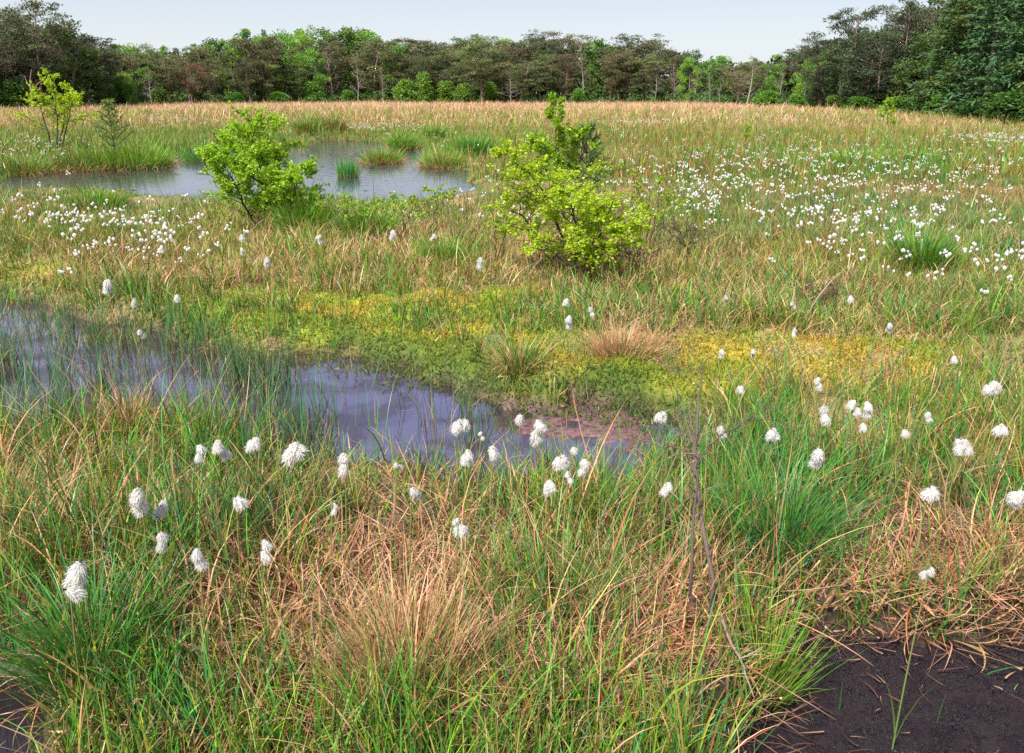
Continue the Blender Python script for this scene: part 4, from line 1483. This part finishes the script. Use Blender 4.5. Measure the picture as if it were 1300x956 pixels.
def bare_parts(seed, H=8.0, some=.25):
    global rng
    keep = rng
    rng = np.random.default_rng(seed)
    w = Parts()
    tp = path((0, 0, 0), (0, 0, 1), H, 9, .04)
    gcol = (.26, .21, .21)
    grow(w, tp, .10, .02, 6, gcol)
    cents = []
    for i in range(26):
        t = rng.uniform(.2, 1)
        p, _ = interp(tp, t)
        a = rng.uniform(0, 6.28)
        L = rng.uniform(.5, 1.0) * (1.1 - t) * H * .35 + .3
        b = path(p, (math.cos(a), math.sin(a), .6), L, 5, .15, .05)
        grow(w, b, .03, .008, 4, gcol)
        for k in range(4):
            q_, d_ = interp(b, rng.uniform(.3, 1))
            tw = path(q_, d_ / np.linalg.norm(d_) + rng.normal(size=3) * .6, L * .4, 3, .2)
            grow(w, tw, .012, .005, 3, gcol)
            cents.append(tw[-1])
    cents = np.array(cents)
    V, Q, K = leafcloud(cents, np.full((len(cents), 3), .3), 5, .16, .7, 0, np.tile(np.array([[.13, .13, .06]]), (len(cents), 1)))
    out = (w.build('trunk', [M_WOOD], True), mesh_np('crown', V, Q, None, K, [M_TREELEAF]))
    rng = keep
    return out


KIND = {
    'pine': [pine_parts(400 + i) for i in range(7)],
    'darkpine': [pine_parts(420 + i, col_a=(.075, .078, .042), col_b=(.055, .085, .036)) for i in range(4)],
    'greenpine': [pine_parts(430 + i, col_a=(.13, .135, .05), col_b=(.085, .13, .042)) for i in range(4)],
    'fullpine': [pine_parts(445 + i, col_a=(.065, .075, .042), col_b=(.045, .08, .036), low=.16, nb=30) for i in range(4)],
    'redpine': [pine_parts(440, col_a=(.20, .10, .05), col_b=(.16, .09, .05))],
    'broad': [broad_parts(450 + i) for i in range(5)],
    'darkbroad': [broad_parts(460 + i, col_a=(.06, .115, .03), col_b=(.09, .16, .036), low=.06) for i in range(3)],
    'spruce': [spruce_parts(470 + i) for i in range(4)],
    'bare': [bare_parts(480 + i) for i in range(4)],
}
NOMINAL = {'fullpine': 12.0, 'pine': 12.0, 'darkpine': 12.0, 'greenpine': 12.0, 'redpine': 12.0, 'broad': 10.2, 'darkbroad': 10.2, 'spruce': 14.0, 'bare': 8.0}
NAME = {'fullpine': 'pine_tree', 'pine': 'pine_tree', 'darkpine': 'pine_tree', 'greenpine': 'pine_tree', 'redpine': 'pine_tree', 'broad': 'broadleaf_tree', 'darkbroad': 'broadleaf_tree', 'spruce': 'spruce_tree', 'bare': 'bare_tree'}
CATN = {'pine_tree': 'pine tree', 'broadleaf_tree': 'tree', 'spruce_tree': 'spruce tree', 'bare_tree': 'bare tree'}
DU = np.array([-300, 0, 100, 250, 430, 640, 870, 960, 1050, 1130, 1200, 1300, 1600.])
DD = np.array([60, 78, 84, 110, 122, 122, 116, 96, 77, 64, 55, 43, 34.])
TU = np.array([-300, -60, 0, 20, 60, 90, 115, 150, 200, 250, 330, 380, 430, 470, 500, 560, 580, 610, 640, 700, 800, 840, 870, 900, 930, 960, 1000, 1020, 1040, 1065, 1090, 1110, 1140, 1160, 1180, 1205, 1225, 1300, 1600.])
TV = np.array([20, 25, 28, 22, 34, 36, 52, 62, 64, 56, 44, 42, 40, 42, 48, 52, 56, 50, 48, 48, 54, 56, 68, 72, 78, 76, 70, 68, 58, 42, 36, 46, 36, 20, 12, 18, -25, -60, -60.])
front_d = lambda u: float(np.interp(u, DU, DD))
top_v = lambda u: float(np.interp(u, TU, TV))
protos = {}


def tree(kind, u, dist, vtop, label, group=None, wide=1.0, var=None):
    x, y, zt = P(u, vtop, dist)
    z = .05
    var = rng.integers(0, len(KIND[kind])) if var is None else var
    hz = (zt - z) / NOMINAL[kind]
    s = (hz * wide, hz * wide, hz)
    key = (kind, int(var))
    if key not in protos:
        root = bpy.data.objects.new(NAME[kind], None)
        col.objects.link(root)
        tr, cr = KIND[kind][var]
        link('trunk', tr, root)
        if cr is not None: link('crown', cr, root)
        root.location = (x, y, z); root.rotation_euler = (0, 0, rng.uniform(0, 6.28)); root.scale = s
        tag(root, label, CATN[NAME[kind]], group)
        protos[key] = root
        return root
    p = protos[key]
    c = copy_thing(p, (x, y, z), rng.uniform(0, 6.28), s, label, group)
    if group is None and 'group' in c: del c['group']
    return c


# single trees one can point to
SPECIAL = [
    ('darkpine', 30, 80, 2, 'tall dark pine with bare reddish trunk at the left end of the wood', 1.05),
    ('darkbroad', 75, 84, 27, 'dense dark evergreen mass right of the tall left pine', 1.5),
    ('darkpine', -5, 84, 22, 'dark pine at the left border behind the tall red trunk', 1.2),
    ('darkpine', 108, 88, 48, 'wide dark pine stepping down from the left evergreens', 1.3),
    ('redpine', 238, 103, 80, 'short rust red crowned pine at the left of the wood edge', 1.25),
    ('greenpine', 183, 110, 60, 'olive domed pine above the small bright bushes at left', 1.35),
    ('greenpine', 612, 118, 52, 'broad spreading olive pine dominating the middle of the wood edge', 1.5),
    ('greenpine', 660, 116, 76, 'low wide olive pine leaning over the bright bushes', 1.6),
    ('bare', 648, 114, 92, 'grey dead shrubby tree in front of the low wide pine', 1.5),
    ('bare', 484, 114, 86, 'white stemmed dying birch left of the bright bushes', .7),
    ('spruce', 336, 134, 36, 'pointed dark spruce tip above the pale broadleaf crowns', .7),
    ('redpine', 655, 128, 62, 'rusty dying crown peeping over the olive pines', 1.0),
    ('fullpine', 1090, 72, 10, 'tall ragged pine with stepped crown on the right', .95),
    ('fullpine', 1050, 76, 46, 'dark leaning pine left of the tall ragged pine', 1.2),
    ('fullpine', 1125, 68, 42, 'flat topped dark pine right of the tall ragged pine', 1.4),
    ('darkpine', 1160, 62, -2, 'thin spiky pine with broken top near the right spruces', .8),
    ('darkpine', 1183, 63, 8, 'scraggly pine leaning toward the right spruces', .8),
    ('spruce', 1232, 53, -30, 'huge dark spruce with layered boughs on the right', 1.35),
    ('spruce', 1285, 47, -75, 'nearest spruce filling the upper right corner', 1.3),
    ('spruce', 1335, 43, -80, 'spruce cut by the right border of the wood', 1.3),
    ('broad', 1205, 54, 62, 'bright green leafy tree under the huge right spruce', 1.0),
    ('bare', 952, 96, 75, 'many limbed grey tree standing clear at the right wood edge', 1.6),
    ('broad', 978, 96, 96, 'small light green tree beside the many limbed grey tree', 1.1),
]
for k, u, dd, vt, lab, wd in SPECIAL:
    tree(k, u, dd, vt, lab, None, wd)

SEG = [(-400, 130, 'at far left'), (130, 330, 'left of middle'), (330, 560, 'at left middle'), (560, 860, 'at right middle'), (860, 1040, 'at lower right'), (1040, 1700, 'at far right')]
ADJ = {'fullpine': 'low branched dark pine', 'pine': 'brownish olive pine', 'darkpine': 'dark pine', 'greenpine': 'green olive pine', 'broad': 'fresh green broadleaf tree', 'darkbroad': 'dark leafy tree', 'spruce': 'dark spruce', 'bare': 'thin bare grey tree'}
ROW = ['front', 'second', 'back', 'rearmost']


def species(u, row):
    r = rng.uniform()
    if row >= 2:
        if u < 130: o = ['darkpine', 'darkbroad', 'broad']
        elif u < 480: o = ['broad', 'broad', 'spruce', 'broad', 'broad', 'darkbroad']
        elif u < 860: o = ['greenpine', 'pine', 'darkpine', 'broad', 'pine']
        elif u < 1040: o = ['broad', 'broad', 'pine', 'darkbroad']
        else: o = ['fullpine', 'spruce', 'darkbroad', 'fullpine'] if u < 1190 else ['spruce', 'spruce', 'darkbroad']
    else:
        if u < 130: o = ['fullpine', 'darkbroad', 'darkpine']
        elif u < 480: o = ['pine', 'pine', 'greenpine', 'broad', 'pine', 'broad' if row else 'bare', 'greenpine']
        elif u < 860: o = ['pine', 'greenpine', 'pine', 'greenpine', 'pine', 'broad' if row else 'bare']
        elif u < 960: o = ['bare', 'bare', 'bare', 'pine', 'broad']
        elif u < 1040: o = ['bare', 'broad', 'darkpine', 'pine']
        elif u < 1190: o = ['fullpine', 'fullpine', 'darkpine', 'darkbroad']
        else: o = ['spruce', 'darkbroad', 'spruce']
    return o[int(r * len(o))]


for row, (off, stp, f) in enumerate([(2, 27, .80), (8, 27, .93), (17, 28, 1.06), (27, 34, 1.10)]):
    u = -170.0
    while u < 1480:
        uu = u + rng.uniform(-8, 8)
        d0 = front_d(uu)
        k = species(uu, row)
        tv = top_v(uu)
        vt = 117 - (117 - tv) * f * rng.uniform(.84, 1.04) + rng.uniform(-1, 2)
        if row < 2 and uu < 1030 and rng.uniform() < .3: vt = 117 - (117 - tv) * f * rng.uniform(.55, .8)
        if k == 'bare': vt = 117 - (117 - tv) * rng.uniform(.45, .75)
        seg = [s for s in SEG if s[0] <= uu < s[1]][0][2]
        lab = f'{ADJ[k]} in {ROW[row]} rank of wood {seg}'
        g = f'{ADJ[k]}s of the {ROW[row]} rank {seg}'
        wide = {'fullpine': 1.3, 'pine': 1.25, 'darkpine': 1.2, 'greenpine': 1.25, 'broad': 1.15, 'darkbroad': 1.3, 'spruce': 1.0, 'bare': .9}[k]
        tree(k, uu, d0 + off + rng.uniform(-2.5, 2.5), vt, lab, g, wide * rng.uniform(.9, 1.15))
        u += stp * (1.0 if uu < 1040 else 1.3)

# bushes along the wood edge
BUSH = [broad_parts(500 + i, H=4.0, col_a=(.075, .17, .02), col_b=(.12, .24, .03), low=.02) for i in range(3)]
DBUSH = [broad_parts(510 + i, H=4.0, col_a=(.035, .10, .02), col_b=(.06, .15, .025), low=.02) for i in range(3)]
# (u, top v, distance offset, widen, dark, label)
BL = [
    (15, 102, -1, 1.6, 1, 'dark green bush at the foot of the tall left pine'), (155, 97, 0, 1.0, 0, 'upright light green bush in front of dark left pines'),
    (163, 108, -3, .8, 0, 'smaller bright bush before the upright one'), (200, 114, 0, 1.9, 0, 'low rounded bush left of the rust red pine'),
    (300, 118, 0, 1.5, 0, 'low bush under the left middle pines'), (350, 117, 0, 1.8, 0, 'wide low bush beneath bare stems'), (441, 115, 0, 1.6, 0, 'small bush below the brown pine trunks'),
    (513, 101, 0, 1.3, 0, 'round green bush right of the white stem'), (537, 93, 0, .9, 0, 'tallest and narrowest of the bright middle bushes'), (566, 104, 1, 1.6, 0, 'spreading bush right of the tallest bright bush'),
    (590, 107, -1, 1.5, 0, 'pale yellow green bush in the middle of the bright row'), (622, 105, 0, 1.4, 0, 'rounded bush ending the bright row on the right'), (735, 113, 0, 1.5, 0, 'lone low bush beneath the right middle pines'),
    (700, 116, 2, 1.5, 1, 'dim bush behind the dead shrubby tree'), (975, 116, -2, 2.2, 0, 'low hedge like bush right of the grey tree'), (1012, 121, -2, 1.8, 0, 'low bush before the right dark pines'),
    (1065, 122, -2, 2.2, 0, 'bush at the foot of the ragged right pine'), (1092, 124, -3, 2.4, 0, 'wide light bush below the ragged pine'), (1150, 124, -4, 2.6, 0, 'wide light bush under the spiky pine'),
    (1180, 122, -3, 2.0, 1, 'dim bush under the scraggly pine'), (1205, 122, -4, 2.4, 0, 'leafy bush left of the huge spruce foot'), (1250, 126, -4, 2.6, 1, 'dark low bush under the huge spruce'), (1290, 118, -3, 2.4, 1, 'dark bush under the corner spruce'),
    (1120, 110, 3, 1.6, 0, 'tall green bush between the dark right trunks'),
]
bp_ = {}
for u, vt, off, wd, dk, lab in BL:
    dist = front_d(u) + off
    x, y, zt = P(u, vt, dist)
    var = int(rng.integers(0, 3))
    hz = (zt + .05) / 4.3
    s = (hz * wd, hz * wd, hz)
    if (dk, var) not in bp_:
        root = bpy.data.objects.new('bush', None)
        col.objects.link(root)
        root.location = (x, y, 0); root.scale = s
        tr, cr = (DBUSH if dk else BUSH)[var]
        link('stem', tr, root); link('foliage', cr, root)
        tag(root, lab, 'bush')
        bp_[(dk, var)] = root
    else:
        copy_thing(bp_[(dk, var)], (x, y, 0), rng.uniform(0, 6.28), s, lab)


# unbroken understorey and the depth of the wood behind the edge
def woodland():
    us = rng.uniform(-330, 1640, 3600)
    cents, rads, cols = [], [], []
    for u in us:
        d0 = front_d(u) + rng.uniform(9, 46)
        back = (d0 - front_d(u)) / 46
        x, y, zt = P(u, top_v(u), d0)
        hmax = zt * .80
        h = rng.uniform(.0, 1) ** 1.5 * hmax
        cents.append((x, y, h + .3))
        r = rng.uniform(1.1, 2.2)
        rads.append((r, r, r * .8))
        c = np.array([.045, .085, .025]) if rng.uniform() < .6 else np.array([.06, .06, .03])
        cols.append(c * rng.uniform(.7, 1.3))
    V, Q, K = leafcloud(cents, rads, 46, .62, .7, .1, np.array(cols), shell=.6)
    tag(link('woodland_depths', mesh_np('woodland_depths', V, Q, None, K, [M_TREELEAF])), kind='stuff')


woodland()

# low scrub under the wood edge
def undergrowth():
    us = rng.uniform(-320, 1640, 900)
    cents, rads, cols = [], [], []
    for u in us:
        d0 = front_d(u) + rng.uniform(-1, 9)
        x, y, _ = P(u, 120, d0)
        h = rng.uniform(.1, 1.3)
        r = rng.uniform(.5, 1.0)
        cents.append((x, y, h)); rads.append((r, r, r * .7))
        c = np.array([.06, .13, .022]) if rng.uniform() < .6 else np.array([.05, .08, .03])
        cols.append(c * rng.uniform(.7, 1.3))
    V, Q, K = leafcloud(cents, rads, 40, .28, .7, .1, np.array(cols))
    tag(link('undergrowth', mesh_np('undergrowth', V, Q, None, K, [M_TREELEAF])), kind='stuff')


undergrowth()

# the pale branched deadwood beside the tall left pine
twig_thing('dead_tree', [S((41, 138, 77), (40, 120, 77), (38, 102, 77), (40, 88, 77)), S((40, 122, 77), (46, 108, 77), (56, 100, 77)),
                         S((40, 114, 77), (34, 104, 77), (31, 96, 77))],
           'pale forked dead trunk right of the tall left pine', 'dead tree', (.26, .17, .16), 0, (.07, .06, .045))

# ------------------------------------------------------------------ light
SUN_EL, SUN_AZ = R(52), R(215)         # azimuth clockwise from +Y (behind, to the left)
w = bpy.data.worlds.new('World')
C.world = w
w.use_nodes = True
nt = w.node_tree
bg = nt.nodes['Background']
sky = nt.nodes.new('ShaderNodeTexSky')
sky.sky_type = 'NISHITA'
sky.sun_disc = False
sky.sun_elevation = SUN_EL
sky.sun_rotation = SUN_AZ
sky.air_density = 1.0
sky.dust_density = 2.0
sky.ozone_density = 1.5
# thin high cloud: pales the sky, most of all low down
tc = nt.nodes.new('ShaderNodeTexCoord')
sx = nt.nodes.new('ShaderNodeSeparateXYZ')
nt.links.new(tc.outputs['Generated'], sx.inputs[0])
mr = nt.nodes.new('ShaderNodeMapRange')
mr.inputs[1].default_value = 0.0; mr.inputs[2].default_value = .75; mr.inputs[3].default_value = .85; mr.inputs[4].default_value = .45
nt.links.new(sx.outputs['Z'], mr.inputs[0])
cr = nt.nodes.new('ShaderNodeValToRGB')
el = cr.color_ramp.elements
el[0].position = 0.0; el[0].color = (.86, .89, .91, 1)
el[1].position = 1.0; el[1].color = (.80, .84, .90, 1)
for p_, c_ in ((.05, (.78, .83, .88)), (.12, (.60, .66, .77)), (.24, (.66, .68, .84)), (.38, (.40, .42, .76)), (.6, (.70, .74, .84))):
    e_ = el.new(p_); e_.color = (*c_, 1)
nt.links.new(sx.outputs['Z'], cr.inputs[0])
vm = nt.nodes.new('ShaderNodeVectorMath'); vm.operation = 'SCALE'; vm.inputs['Scale'].default_value = 4.5
nt.links.new(cr.outputs[0], vm.inputs[0])
mx = nt.nodes.new('ShaderNodeMix'); mx.data_type = 'RGBA'
nt.links.new(mr.outputs[0], mx.inputs[0])
nt.links.new(sky.outputs[0], mx.inputs[6])
nt.links.new(vm.outputs[0], mx.inputs[7])
nt.links.new(mx.outputs[2], bg.inputs[0])
bg.inputs[1].default_value = .12

sl = bpy.data.lights.new('sun', 'SUN')
sl.energy = 5.0
sl.angle = R(4)
sl.color = (1, .95, .87)
so = bpy.data.objects.new('sun', sl)
col.objects.link(so)
dx, dy, dz = math.sin(SUN_AZ) * math.cos(SUN_EL), math.cos(SUN_AZ) * math.cos(SUN_EL), math.sin(SUN_EL)
from mathutils import Vector
so.rotation_euler = Vector((dx, dy, dz)).to_track_quat('Z', 'Y').to_euler()

C.view_settings.view_transform = 'Standard'
C.view_settings.look = 'None'
C.view_settings.exposure = 0.97
C.view_settings.gamma = 1
C.cycles.max_bounces = 6
C.cycles.diffuse_bounces = 2
C.cycles.transmission_bounces = 3
C.cycles.use_denoising = False
